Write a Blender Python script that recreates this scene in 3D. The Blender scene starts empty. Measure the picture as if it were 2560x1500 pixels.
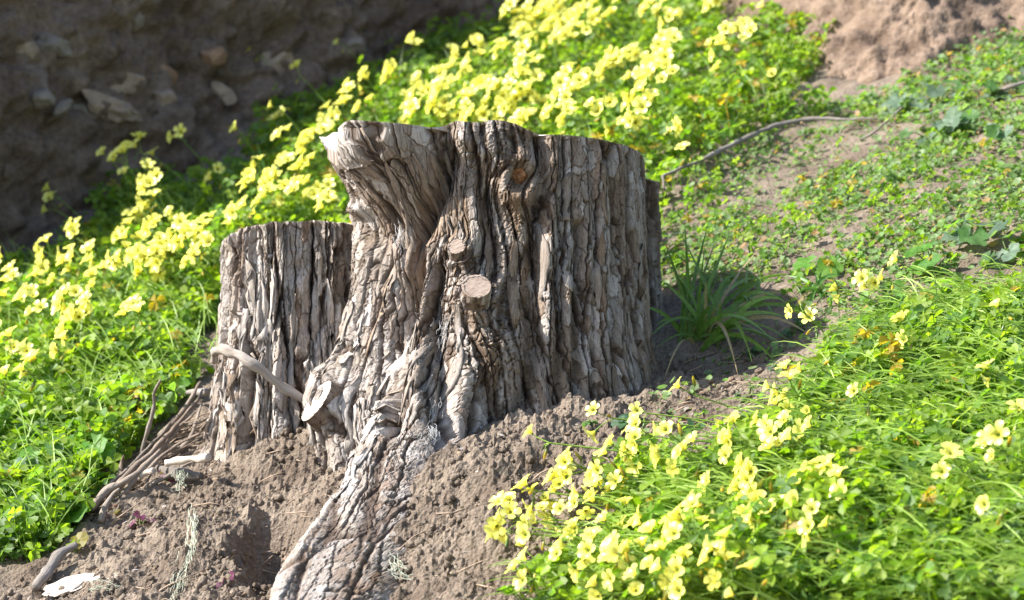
import bpy, math, random
import numpy as np
from mathutils import Vector, Matrix

random.seed(7)
RNG = np.random.default_rng(11)
SC = bpy.context.scene
COL = SC.collection

# ------------------------------------------------------------------ camera
FPX, CAMY = 6750.0, -4.5             # focal length in photo pixels (2560 wide), camera y
cam = bpy.data.cameras.new('camera')
cam_ob = bpy.data.objects.new('camera', cam)
COL.objects.link(cam_ob)
cam_ob.location = (0, CAMY, 0)
cam_ob.rotation_euler = (math.radians(90), 0, 0)
cam.sensor_width = 36.0
cam.lens = 36.0 * FPX / 2560.0
cam.clip_start, cam.clip_end = 0.05, 200
cam.dof.use_dof = True
cam.dof.focus_distance = 4.18
cam.dof.aperture_fstop = 6.3
SC.camera = cam_ob

# ------------------------------------------------------------------ sky, sun, exposure
SUN = Vector((-0.74, -0.12, 0.66)).normalized()      # towards the sun
world = bpy.data.worlds.new('World')
SC.world = world
world.use_nodes = True
wn = world.node_tree
sky = wn.nodes.new('ShaderNodeTexSky')
sky.sky_type = 'NISHITA'
sky.sun_disc = False
sky.sun_elevation = math.asin(SUN.z)
sky.sun_rotation = math.atan2(SUN.x, SUN.y)
sky.air_density, sky.dust_density = 1.0, 1.2
wn.links.new(sky.outputs[0], wn.nodes['Background'].inputs[0])
wn.nodes['Background'].inputs[1].default_value = 0.12
sun = bpy.data.lights.new('sun', 'SUN')
sun.energy = 5.0
sun.angle = math.radians(0.5)
sun.color = (1.0, 0.96, 0.90)
sun_ob = bpy.data.objects.new('sun', sun)
COL.objects.link(sun_ob)
sun_ob.rotation_euler = SUN.to_track_quat('Z', 'Y').to_euler()
sun_ob.location = SUN * 20
SC.view_settings.view_transform = 'Standard'
SC.view_settings.look = 'None'
SC.view_settings.gamma = 1.0
SC.view_settings.use_curve_mapping = False
SC.view_settings.exposure = 1.48
SC.cycles.max_bounces = 8
SC.cycles.transparent_max_bounces = 8

# ------------------------------------------------------------------ noise
def _h(ix, iy, iz, seed):
    with np.errstate(over='ignore'):
        h = (ix.astype(np.int64).astype(np.uint32) * np.uint32(374761393)
             + iy.astype(np.int64).astype(np.uint32) * np.uint32(668265263)
             + iz.astype(np.int64).astype(np.uint32) * np.uint32(2147483647 - 58)
             + np.uint32((seed * 974634777) & 0xffffffff))
        h = (h ^ (h >> np.uint32(13))) * np.uint32(1274126177)
        h = (h ^ (h >> np.uint32(16))) * np.uint32(2246822519)
        h = h ^ (h >> np.uint32(15))
    return h

def _r(h, k):
    with np.errstate(over='ignore'):
        h = (h + np.uint32(k * 0x9E3779B9 & 0xffffffff)) * np.uint32(2654435761)
        h = h ^ (h >> np.uint32(15))
    return (h & np.uint32(0xffffff)).astype(np.float64) / 16777216.0

def noise3(P, seed=0):
    """value-gradient noise, about -1..1"""
    P = np.asarray(P, float)
    I = np.floor(P)
    f = P - I
    w = f * f * f * (f * (f * 6 - 15) + 10)
    ix, iy, iz = I[..., 0], I[..., 1], I[..., 2]
    out = 0
    for dx in (0, 1):
        for dy in (0, 1):
            for dz in (0, 1):
                h = _h(ix + dx, iy + dy, iz + dz, seed)
                g = ((_r(h, 1) * 2 - 1) * (f[..., 0] - dx) + (_r(h, 2) * 2 - 1) * (f[..., 1] - dy)
                     + (_r(h, 3) * 2 - 1) * (f[..., 2] - dz))
                ww = ((w[..., 0] if dx else 1 - w[..., 0]) * (w[..., 1] if dy else 1 - w[..., 1])
                      * (w[..., 2] if dz else 1 - w[..., 2]))
                out = out + g * ww
    return out * 1.5

def fbm(P, octaves=4, seed=0, gain=0.5):
    P = np.asarray(P, float)
    a, o = 1.0, 0
    for k in range(octaves):
        o = o + a * noise3(P * 2.03 ** k + 17.3 * k, seed + k)
        a *= gain
    return o

def worley3(P, seed=0, jitter=0.95):
    """F1, F2, cell random (3), offset from the nearest cell point"""
    P = np.asarray(P, float)
    I = np.floor(P)
    n = P.shape[:-1]
    F1 = np.full(n, 9.0); F2 = np.full(n, 9.0)
    R = np.zeros(n + (3,)); D = np.zeros(n + (3,))
    for dx in (-1, 0, 1):
        for dy in (-1, 0, 1):
            for dz in (-1, 0, 1):
                cx, cy, cz = I[..., 0] + dx, I[..., 1] + dy, I[..., 2] + dz
                h = _h(cx, cy, cz, seed)
                ox = P[..., 0] - (cx + .5 + (_r(h, 1) - .5) * jitter)
                oy = P[..., 1] - (cy + .5 + (_r(h, 2) - .5) * jitter)
                oz = P[..., 2] - (cz + .5 + (_r(h, 3) - .5) * jitter)
                d = np.sqrt(ox * ox + oy * oy + oz * oz)
                m = d < F1
                F2 = np.where(m, F1, np.minimum(F2, d))
                F1 = np.where(m, d, F1)
                for k in range(3):
                    R[..., k] = np.where(m, _r(h, 4 + k), R[..., k])
                D[..., 0] = np.where(m, ox, D[..., 0])
                D[..., 1] = np.where(m, oy, D[..., 1])
                D[..., 2] = np.where(m, oz, D[..., 2])
    return F1, F2, R, D

def sstep(a, b, x):
    t = np.clip((x - a) / (b - a), 0, 1)
    return t * t * (3 - 2 * t)

def lerp(a, b, t):
    return a + (b - a) * t

def polydist(px, py, pts):
    """distance to a polyline and the position along it (0..1)"""
    best = np.full(np.shape(px), 1e9); at = np.zeros(np.shape(px))
    n = len(pts) - 1
    for i in range(n):
        ax, ay = pts[i]; bx, by = pts[i + 1]
        dx, dy = bx - ax, by - ay
        t = np.clip(((px - ax) * dx + (py - ay) * dy) / (dx * dx + dy * dy), 0, 1)
        d = np.hypot(px - ax - t * dx, py - ay - t * dy)
        m = d < best
        best = np.where(m, d, best); at = np.where(m, (i + t) / n, at)
    return best, at

def inpoly(px, py, poly):
    r = np.zeros(np.shape(px), bool)
    n = len(poly)
    for i in range(n):
        x1, y1 = poly[i]; x2, y2 = poly[(i + 1) % n]
        if y1 == y2:
            continue
        c = ((y1 > py) != (y2 > py)) & (px < (x2 - x1) * (py - y1) / (y2 - y1) + x1)
        r ^= c
    return r

# ------------------------------------------------------------------ object helpers
def tag(o, label=None, cat=None, group=None, kind=None):
    for k, v in (('label', label), ('category', cat), ('group', group), ('kind', kind)):
        if v:
            o[k] = v
    return o

def empty(name, loc=(0, 0, 0)):
    o = bpy.data.objects.new(name, None)
    o.empty_display_size = 0.05
    o.location = loc
    COL.objects.link(o)
    return o

def mesh_data(name, V, F, mat=None, smooth=True, cols=None, vecs=None):
    """F: an int array (n,3) or (n,4), or a list of such arrays"""
    V = np.asarray(V, np.float32).reshape(-1, 3)
    Fs = F if isinstance(F, (list, tuple)) and len(F) and hasattr(F[0], 'shape') else [np.asarray(F)]
    Fs = [np.asarray(f, np.int32) for f in Fs if len(f)]
    me = bpy.data.meshes.new(name)
    me.vertices.add(len(V))
    me.vertices.foreach_set('co', V.ravel())
    nl = sum(f.size for f in Fs); nf = sum(len(f) for f in Fs)
    me.loops.add(nl); me.polygons.add(nf)
    me.loops.foreach_set('vertex_index', np.concatenate([f.ravel() for f in Fs]))
    tot = np.concatenate([np.full(len(f), f.shape[1], np.int32) for f in Fs])
    me.polygons.foreach_set('loop_start', np.concatenate([[0], np.cumsum(tot)[:-1]]).astype(np.int32))
    me.polygons.foreach_set('loop_total', tot)
    me.polygons.foreach_set('use_smooth', np.full(nf, smooth, bool))
    if cols is not None:
        c = np.ones((len(V), 4), np.float32); c[:, :3] = np.asarray(cols).reshape(-1, 3)
        a = me.attributes.new('Col', 'FLOAT_COLOR', 'POINT')
        a.data.foreach_set('color', c.ravel())
    if vecs is not None:
        a = me.attributes.new('grain', 'FLOAT_VECTOR', 'POINT')
        a.data.foreach_set('vector', np.asarray(vecs, np.float32).ravel())
    me.update(calc_edges=True)
    me.validate()
    if mat is not None:
        me.materials.append(mat)
    return me

def mesh_obj(name, V, F, mat=None, parent=None, smooth=True, cols=None, vecs=None, loc=None):
    o = bpy.data.objects.new(name, mesh_data(name, V, F, mat, smooth, cols, vecs))
    COL.objects.link(o)
    if parent is not None:
        o.parent = parent
    if loc is not None:
        o.location = loc
    return o

def grid_faces(nr, nc, wrap=False):
    r = np.arange(nr - 1)[:, None]
    c = np.arange(nc if wrap else nc - 1)[None, :]
    c2 = (c + 1) % nc
    return np.stack([r * nc + c, r * nc + c2, (r + 1) * nc + c2, (r + 1) * nc + c], -1).reshape(-1, 4)

def tube(pts, rad, sides=8, cap=True, wob=0.0, seed=0):
    """a round tube along points: V, [quads, tris]"""
    P = np.asarray(pts, float)
    n = len(P)
    rad = np.atleast_1d(np.asarray(rad, float))
    rad = np.interp(np.linspace(0, 1, n), np.linspace(0, 1, len(rad)), rad) if len(rad) > 1 else np.full(n, rad[0])
    T = np.gradient(P, axis=0)
    T /= np.linalg.norm(T, axis=1)[:, None] + 1e-12
    a = np.array([0, 0, 1.0]) if abs(T[0, 2]) < .9 else np.array([1.0, 0, 0])
    N = np.cross(T[0], a); N /= np.linalg.norm(N)
    V = []
    ang = np.arange(sides) * 2 * np.pi / sides
    for i in range(n):
        N = N - T[i] * N.dot(T[i]); N /= np.linalg.norm(N) + 1e-12
        B = np.cross(T[i], N)
        V.append(P[i] + rad[i] * (np.cos(ang)[:, None] * N + np.sin(ang)[:, None] * B))
    V = np.array(V)
    if wob:
        q = V.reshape(-1, 3)
        k = 1 + wob * fbm(q * (0.35 / max(rad.max(), 1e-4)) + seed * 3.1, 3, seed)
        V = P[:, None, :] + (V - P[:, None, :]) * k.reshape(n, sides, 1)
    V = V.reshape(-1, 3)
    F = grid_faces(n, sides, True)
    if not cap:
        return V, [F]
    V = np.vstack([V, P[:1], P[-1:]])
    i = np.arange(sides); j = (i + 1) % sides
    c0 = np.stack([np.full(sides, n * sides), j, i], -1)
    c1 = np.stack([np.full(sides, n * sides + 1), (n - 1) * sides + i, (n - 1) * sides + j], -1)
    return V, [F, np.vstack([c0, c1])]

def spline(pts, n):
    """Catmull-Rom through points, n samples"""
    P = np.asarray(pts, float)
    if len(P) == 2:
        return P[0] + (P[1] - P[0]) * np.linspace(0, 1, n)[:, None]
    P = np.vstack([2 * P[0] - P[1], P, 2 * P[-1] - P[-2]])
    t = np.linspace(0, len(P) - 3 - 1e-6, n)
    i = t.astype(int); f = (t - i)[:, None]
    a, b, c, d = P[i], P[i + 1], P[i + 2], P[i + 3]
    return .5 * (2 * b + (c - a) * f + (2 * a - 5 * b + 4 * c - d) * f ** 2 + (3 * b - a - 3 * c + d) * f ** 3)

def unit(v):
    v = np.asarray(v, float)
    return v / (np.linalg.norm(v) + 1e-12)

def frame(z, x=(1, 0, 0)):
    """3x3 whose third column is z"""
    z = unit(z); x = np.asarray(x, float)
    x = x - z * x.dot(z)
    if np.linalg.norm(x) < 1e-3:
        x = np.array([0, 1.0, 0]) - z * z[1]
    x = unit(x)
    return np.stack([x, np.cross(z, x), z], 1)

def icos(sub=2):
    import bmesh
    bm = bmesh.new()
    bmesh.ops.create_icosphere(bm, subdivisions=sub, radius=1)
    V = np.array([v.co for v in bm.verts]); F = np.array([[v.index for v in f.verts] for f in bm.faces])
    bm.free()
    return V, F

# ------------------------------------------------------------------ materials
def mat_new(name):
    m = bpy.data.materials.new(name)
    m.use_nodes = True
    nt = m.node_tree
    return m, nt, nt.nodes['Principled BSDF'], nt.nodes['Material Output']

def N(nt, typ, **kw):
    n = nt.nodes.new(typ)
    for k, v in kw.items():
        if k.startswith('i_'):
            n.inputs[k[2:].replace('_', ' ')].default_value = v
        else:
            setattr(n, k, v)
    return n

def ramp(nt, stops):
    n = nt.nodes.new('ShaderNodeValToRGB')
    e = n.color_ramp.elements
    while len(e) < len(stops):
        e.new(0.5)
    for k, (p, c) in enumerate(stops):
        e[k].position = p; e[k].color = (*c, 1)
    return n

def mixc(nt, a, b, fac, mode='MIX'):
    n = nt.nodes.new('ShaderNodeMix')
    n.data_type = 'RGBA'; n.blend_type = mode
    for sock, v in ((n.inputs['Factor'], fac), (n.inputs['A'], a), (n.inputs['B'], b)):
        if hasattr(v, 'is_output'):
            nt.links.new(v, sock)
        else:
            sock.default_value = v if not isinstance(v, tuple) else (*v, 1)
    return n.outputs['Result']

def bump(nt, height, strength, dist, normal=None):
    b = nt.nodes.new('ShaderNodeBump')
    b.inputs['Strength'].default_value = strength
    b.inputs['Distance'].default_value = dist
    nt.links.new(height, b.inputs['Height'])
    if normal is not None:
        nt.links.new(normal, b.inputs['Normal'])
    return b.outputs['Normal']

def bark_material(name):
    m, nt, p, out = mat_new(name)
    col = N(nt, 'ShaderNodeAttribute', attribute_name='Col')
    gr = N(nt, 'ShaderNodeAttribute', attribute_name='grain')
    mp = N(nt, 'ShaderNodeMapping'); mp.inputs['Scale'].default_value = (1, 1, .09)
    nt.links.new(gr.outputs['Vector'], mp.inputs['Vector'])
    fib = N(nt, 'ShaderNodeTexNoise', i_Scale=420.0, i_Detail=5.0, i_Roughness=.6)
    nt.links.new(mp.outputs[0], fib.inputs['Vector'])
    mp2 = N(nt, 'ShaderNodeMapping'); mp2.inputs['Scale'].default_value = (1, 1, .45)
    nt.links.new(gr.outputs['Vector'], mp2.inputs['Vector'])
    pit = N(nt, 'ShaderNodeTexNoise', i_Scale=260.0, i_Detail=6.0, i_Roughness=.65)
    nt.links.new(mp2.outputs[0], pit.inputs['Vector'])
    big = N(nt, 'ShaderNodeTexNoise', i_Scale=30.0, i_Detail=4.0, i_Roughness=.6)
    nt.links.new(mp2.outputs[0], big.inputs['Vector'])
    r1 = ramp(nt, [(.32, (.72, .67, .62)), (.68, (1.2, 1.2, 1.2))])
    nt.links.new(fib.outputs[0], r1.inputs[0])
    c = mixc(nt, col.outputs['Color'], r1.outputs[0], 1.0, 'MULTIPLY')
    r2 = ramp(nt, [(.35, (.8, .72, .62)), (.65, (1.15, 1.15, 1.15))])
    nt.links.new(big.outputs[0], r2.inputs[0])
    c = mixc(nt, c, r2.outputs[0], .8, 'MULTIPLY')
    nt.links.new(c, p.inputs['Base Color'])
    p.inputs['Roughness'].default_value = .88
    p.inputs['Specular IOR Level'].default_value = .25
    n1 = bump(nt, fib.outputs[0], .7, .0013)
    n2 = bump(nt, pit.outputs[0], .9, .0022, n1)
    nt.links.new(n2, p.inputs['Normal'])
    return m

def soil_material(name, dark, light, scale=1.0):
    m, nt, p, out = mat_new(name)
    tc = N(nt, 'ShaderNodeTexCoord')
    a = N(nt, 'ShaderNodeTexNoise', i_Scale=9.0 * scale, i_Detail=6.0, i_Roughness=.6)
    b = N(nt, 'ShaderNodeTexNoise', i_Scale=120.0 * scale, i_Detail=6.0, i_Roughness=.7)
    v = N(nt, 'ShaderNodeTexVoronoi', i_Scale=210.0 * scale)
    for n in (a, b, v):
        nt.links.new(tc.outputs['Object'], n.inputs['Vector'])
    r = ramp(nt, [(.3, dark), (.7, light)])
    nt.links.new(a.outputs[0], r.inputs[0])
    r2 = ramp(nt, [(.3, (.55, .5, .46)), (.7, (1.3, 1.3, 1.3))])
    nt.links.new(b.outputs[0], r2.inputs[0])
    c = mixc(nt, r.outputs[0], r2.outputs[0], .9, 'MULTIPLY')
    nt.links.new(c, p.inputs['Base Color'])
    p.inputs['Roughness'].default_value = .95
    p.inputs['Specular IOR Level'].default_value = .15
    n1 = bump(nt, b.outputs[0], .9, .006)
    n2 = bump(nt, v.outputs['Distance'], .6, .004, n1)
    nt.links.new(n2, p.inputs['Normal'])
    return m

def plain_material(name, base, rough=.8, var=.35, scale=60, bumpd=.001, spec=.3):
    m, nt, p, out = mat_new(name)
    tc = N(nt, 'ShaderNodeTexCoord')
    a = N(nt, 'ShaderNodeTexNoise', i_Scale=float(scale), i_Detail=5.0, i_Roughness=.65)
    nt.links.new(tc.outputs['Object'], a.inputs['Vector'])
    r = ramp(nt, [(.3, tuple(x * (1 - var) for x in base)), (.7, tuple(min(1, x * (1 + var)) for x in base))])
    nt.links.new(a.outputs[0], r.inputs[0])
    nt.links.new(r.outputs[0], p.inputs['Base Color'])
    p.inputs['Roughness'].default_value = rough
    p.inputs['Specular IOR Level'].default_value = spec
    nt.links.new(bump(nt, a.outputs[0], .7, bumpd), p.inputs['Normal'])
    return m

def grain_material(name, base, pale, scale=120, axis=(1, 1, .06), rot=(0, 0, 0)):
    """weathered wood: streaks along the object's own z"""
    m, nt, p, out = mat_new(name)
    tc = N(nt, 'ShaderNodeTexCoord')
    ro = N(nt, 'ShaderNodeMapping'); ro.inputs['Rotation'].default_value = rot
    mp = N(nt, 'ShaderNodeMapping'); mp.inputs['Scale'].default_value = axis
    nt.links.new(tc.outputs['Object'], ro.inputs['Vector']); nt.links.new(ro.outputs[0], mp.inputs['Vector'])
    a = N(nt, 'ShaderNodeTexNoise', i_Scale=float(scale), i_Detail=6.0, i_Roughness=.65)
    nt.links.new(mp.outputs[0], a.inputs['Vector'])
    r = ramp(nt, [(.3, base), (.62, pale)])
    nt.links.new(a.outputs[0], r.inputs[0])
    nt.links.new(r.outputs[0], p.inputs['Base Color'])
    p.inputs['Roughness'].default_value = .85
    p.inputs['Specular IOR Level'].default_value = .2
    nt.links.new(bump(nt, a.outputs[0], .8, .0012), p.inputs['Normal'])
    return m

def leaf_material(name, trans_tint=(2.0, 2.15, .7), trans=.5, rough=.5, spec=.32):
    """leaf colour comes from the Col attribute; light passes through the blade"""
    m, nt, p, out = mat_new(name)
    col = N(nt, 'ShaderNodeAttribute', attribute_name='Col')
    tc = N(nt, 'ShaderNodeTexCoord')
    a = N(nt, 'ShaderNodeTexNoise', i_Scale=150.0, i_Detail=3.0)
    nt.links.new(tc.outputs['Object'], a.inputs['Vector'])
    r = ramp(nt, [(.3, (.75, .75, .75)), (.7, (1.2, 1.2, 1.2))])
    nt.links.new(a.outputs[0], r.inputs[0])
    c = mixc(nt, col.outputs['Color'], r.outputs[0], 1.0, 'MULTIPLY')
    nt.links.new(c, p.inputs['Base Color'])
    p.inputs['Roughness'].default_value = rough
    p.inputs['Specular IOR Level'].default_value = spec
    t = N(nt, 'ShaderNodeBsdfTranslucent')
    tcol = mixc(nt, c, trans_tint, 1.0, 'MULTIPLY')
    nt.links.new(tcol, t.inputs['Color'])
    mx = N(nt, 'ShaderNodeMixShader'); mx.inputs[0].default_value = trans
    nt.links.new(p.outputs[0], mx.inputs[1]); nt.links.new(t.outputs[0], mx.inputs[2])
    nt.links.new(mx.outputs[0], out.inputs['Surface'])
    return m

M_BARK = bark_material('shaggy_bark')
M_SOIL = soil_material('dry_soil', (.115, .088, .066), (.25, .205, .16))
M_BANK = soil_material('bank_earth', (.095, .064, .046), (.25, .187, .14), .6)
M_BANK2 = M_BANK
M_CUT = grain_material('sawn_wood', (.185, .132, .10), (.32, .255, .21), 260, (.10, 1, 1), (0, .5, 0))
M_CUTW = plain_material('bleached_sawn_wood', (.50, .44, .38), .85, .3, 70, .0008)
M_STICK = grain_material('weathered_stick', (.30, .24, .19), (.52, .46, .40), 90)
M_TWIG = plain_material('dry_twig', (.27, .20, .145), .85, .4, 70, .0008)
M_ORANGE = plain_material('broken_heartwood', (.30, .14, .06), .8, .5, 160, .003)
M_LEAF = leaf_material('clover_leaf')
M_GRASS = leaf_material('grass_blade', (1.6, 1.9, .9), .35, .4)
M_PETAL = leaf_material('yellow_petal', (1.08, 1.06, .9), .5, .36, .7)
M_STEM = leaf_material('green_stem', (1.3, 1.5, .8), .25, .45)
M_ROCK = plain_material('pale_rock', (.27, .20, .145), .9, .45, 14, .012)
M_ROCKR = plain_material('rusty_rock', (.25, .15, .09), .9, .35, 14, .012)
M_ROCKG = plain_material('grey_rock', (.19, .155, .125), .9, .35, 14, .012)
M_LICHEN = plain_material('pale_lichen', (.40, .43, .33), .9, .2, 60, .0005)
M_WEB = plain_material('cobweb', (.5, .5, .5), .6, .1, 60, .0002)

# ------------------------------------------------------------------ terrain
SX, SY, C0 = 0.25, 0.30, -0.158

def ground_h(x, y):
    x = np.asarray(x, float); y = np.asarray(y, float)
    h = C0 + SX * x + SY * y
    P = np.stack([x * 1.6, y * 1.6, np.zeros_like(h)], -1)
    far = np.clip(np.hypot(x, y + .1) / .9, .25, 1)
    h = h + .035 * fbm(P, 3, 5) * far
    g = lambda cx, cy, sx, sy: np.exp(-((x - cx) / sx) ** 2 - ((y - cy) / sy) ** 2)
    h = h + .062 * g(-.05, -.42, .15, .19)            # heap in front of the tall stump
    h = h + .030 * g(.10, -.24, .12, .05)
    h = h + .045 * g(-.37, -.06, .075, .07)           # heap between the stumps
    h = h + .025 * g(-.47, -.28, .06, .12)
    h = h - .105 * g(-.375, -.33, .045, .085)         # hollow beside the root
    h = h - .05 * g(-.35, -.50, .05, .10)
    h = h - .035 * g(.36, -.02, .10, .12)             # hollow on the shaded side
    h = h - np.maximum(0, np.hypot(x, y) - 6) * .02
    return h

def pix(x, y, z):
    d = y - CAMY
    return 1280 + FPX * x / d, 750 - FPX * z / d

def px3(u, v, d):
    return np.array([(u - 1280) / FPX * d, d + CAMY, (750 - v) / FPX * d])

def on_ground(u, v, up=0.0):
    """where the sight line of a photo pixel meets the ground raised by `up`"""
    k, q = (u - 1280) / FPX, (750 - v) / FPX
    d = np.linspace(2.6, 9.5, 2400)
    f = q * d - ground_h(k * d, d + CAMY) - up
    i = np.nonzero((f[:-1] > 0) != (f[1:] > 0))[0]
    if not len(i):
        return None
    i = i[0]
    dd = d[i] + (d[i + 1] - d[i]) * f[i] / (f[i] - f[i + 1])
    return np.array([k * dd, dd + CAMY, q * dd])

def axis_samples(segs):
    out = []
    for a, b, s in segs:
        out.append(np.arange(a, b - 1e-9, s))
    out.append([segs[-1][1]])
    return np.concatenate(out)

def build_ground():
    xs = axis_samples([(-14, -3, .8), (-3, -1.5, .08), (-1.5, -.72, .017), (-.72, .30, .0043), (.30, 1.5, .015),
                       (1.5, 3, .08), (3, 14, .8)])
    ys = axis_samples([(-9, -2, .5), (-2, -1.3, .06), (-1.3, -.94, .014), (-.94, -.04, .0046), (-.04, 1.6, .017),
                       (1.6, 3.4, .022), (3.4, 5, .2), (5, 16, 1)])
    X, Y = np.meshgrid(xs, ys)
    Z = ground_h(X, Y)
    P = np.stack([X, Y, Z * 0], -1)
    m = np.exp(-((X + .18) / .62) ** 4 - ((Y + .38) / .55) ** 4)        # crumbly bare soil
    F1, F2, R, D = worley3(P * 22 + .5 * fbm(P * 30, 2, 3)[..., None], 21)
    lump = sstep(.75, .1, F1) * (R[..., 0] - .15)
    G1, G2, S, E = worley3(P * 75, 22)
    lump2 = sstep(.7, .1, G1) * S[..., 0]
    K1, K2, T, _ = worley3(P * 160, 24)
    lump3 = sstep(.7, .1, K1) * T[..., 0]
    f = fbm(P * 14, 4, 23)
    amp = .30 + .70 * m
    Z = Z + amp * (.018 * lump + .011 * lump2 + .007 * lump3 + .020 * f) + .012 * (1 - m) * fbm(P * 7, 3, 29)
    # the bank takes over behind: sink the sheet under it
    o = mesh_obj('ground', np.stack([X, Y, Z], -1), grid_faces(len(ys), len(xs)), M_SOIL, None, False)
    tag(o, kind='structure')

build_ground()

# ---- the cut earth bank that curves round behind
BANK = [(-7.5, 6.5), (-4.5, 4.6), (-2.6, 2.9), (-1.75, 1.48), (-1.55, 1.26), (-1.30, 1.36), (-1.10, 1.98), (-.70, 2.40), (-.46, 2.70),  # left spur lies out of view, pushed forward to throw shade across the slope
        (-.25, 3.0), (.05, 3.16), (.38, 3.14), (.55, 2.75), (.60, 2.1), (.68, 1.72), (.90, 1.50), (1.20, 1.62), (1.7, 1.75),
        (3.0, 1.5), (5.5, 1.6), (8, 2.5)]
BANK_H = [.9, .9, .9, .95, 1.05, 1.12, 1.1, 1.1, 1.05, 1.05, 1.05, .95, .85, .75, .72, .72, .75, .8, .9, .9, .9]  # heights along the left spur set to lengthen its shadow
BANK_L = [.5, .5, .4, .25, .16, .16, .18, .22, .25, .25, .3, .5, .7, .95, 1.3, 1.5, 1.5, 1.4, 1.2, 1.0, 1.0]   # run per rise

def build_bank():
    nb = 640
    t = np.linspace(0, 1, nb)
    tt = np.interp(t, [0, .07, .60, .93, 1], [0, 3.6 / 20, 11 / 20, 17.5 / 20, 1.0]) * 20
    B = spline(BANK, 2001)
    ti = np.linspace(0, 20, 2001)
    bx, by = np.interp(tt, ti, B[:, 0]), np.interp(tt, ti, B[:, 1])
    k = np.ones(25) / 25
    H = np.interp(tt, np.arange(21), BANK_H); L = np.interp(tt, np.arange(21), BANK_L)
    tx, ty = np.gradient(bx), np.gradient(by)
    nx, ny = -ty, tx
    l = np.hypot(nx, ny); nx, ny = nx / l, ny / l                    # points back, away from the viewer
    pad = lambda a: np.convolve(np.pad(a, 12, 'edge'), k, 'valid')
    nx, ny = pad(nx), pad(ny)
    nf, nt_ = 116, 12
    s = np.linspace(0, 1, nf)[:, None]
    hz = -.12 + (H[None] + .12) * s
    back = L[None] * np.maximum(hz, 0) * (1 - .25 * np.sin(np.pi * s))
    X = bx[None] + nx[None] * back; Y = by[None] + ny[None] * back
    Z = ground_h(bx, by)[None] + hz
    q = np.linspace(0, 1, nt_ + 1)[1:, None] ** 1.6
    X2 = X[-1:] + nx[None] * .25 * np.minimum(q * 8, 1); Y2 = Y[-1:] + ny[None] * .25 * np.minimum(q * 8, 1) + q * 7
    Z2 = Z[-1:] + q * 7 * .42 + .08 * np.minimum(q * 8, 1)
    X, Y, Z = np.vstack([X, X2]), np.vstack([Y, Y2]), np.vstack([Z, Z2])
    P = np.stack([X, Y, Z], -1)
    a = np.gradient(P, axis=1); b = np.gradient(P, axis=0)
    n = np.cross(a, b); n /= np.linalg.norm(n, axis=-1)[..., None] + 1e-9
    w = np.clip(np.vstack([sstep(-.05, .2, s) * np.ones_like(X[:nf]), np.ones_like(X2) * 1]), .2, 1)
    steep = np.interp(tt, [0, 11, 13, 20], [1, 1, .28, .28])[None]
    F1, F2, R, D = worley3(P * np.array([5, 5, 6.5]) + .35 * np.stack([fbm(P * 5, 2, 40 + i) for i in range(3)], -1), 31)
    blk = (R[..., 0] - .5) * .05 * sstep(.0, .35, F2 - F1) + (D * (R - .5)).sum(-1) * .035
    G1, G2, S, E = worley3(P * 17 + .3 * fbm(P * 12, 2, 44)[..., None], 32)
    blk2 = (S[..., 0] - .5) * .034 * sstep(.0, .3, G2 - G1) + (E * (S - .5)).sum(-1) * .05 - .02 * sstep(.5, .9, G1)
    K1, K2, T, _ = worley3(P * 42, 36)
    d = steep * blk + blk2 * (.35 + .65 * steep) + .07 * fbm(P * np.array([3.2, 3.2, 2.0]), 5, 33, .6) * steep + .020 * fbm(P * 20, 4, 35) + .010 * sstep(.8, .1, K1) * T[..., 0]
    P = P + n * (d * w)[..., None]
    o = mesh_obj('bank', P, grid_faces(nf + nt_, nb), M_BANK)
    tag(o, kind='structure')
    return P

BANK_P = build_bank()

def on_bank(u, v):
    """the bank point seen at a photo pixel, and its normal"""
    P = BANK_P[:116]
    U, V = pix(P[..., 0], P[..., 1], P[..., 2])
    d2 = (U - u) ** 2 + (V - v) ** 2
    near = np.argwhere(d2 < max(12.0 ** 2, d2.min() * 1.5))
    i, j = min(near.tolist(), key=lambda q: P[q[0], q[1], 1])
    i = min(max(i, 2), 113); j = min(max(j, 2), P.shape[1] - 3)
    n = np.cross(P[i, j + 2] - P[i, j - 2], P[i + 2, j] - P[i - 2, j])
    n = unit(n)
    if n[1] > 0:
        n = -n
    return P[i, j], n

# ------------------------------------------------------------------ bark
GREY, PALE = np.array([.285, .262, .244]), np.array([.43, .405, .385])
BROWN, RUST, INNER = np.array([.20, .152, .112]), np.array([.195, .125, .08]), np.array([.075, .052, .038])

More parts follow.
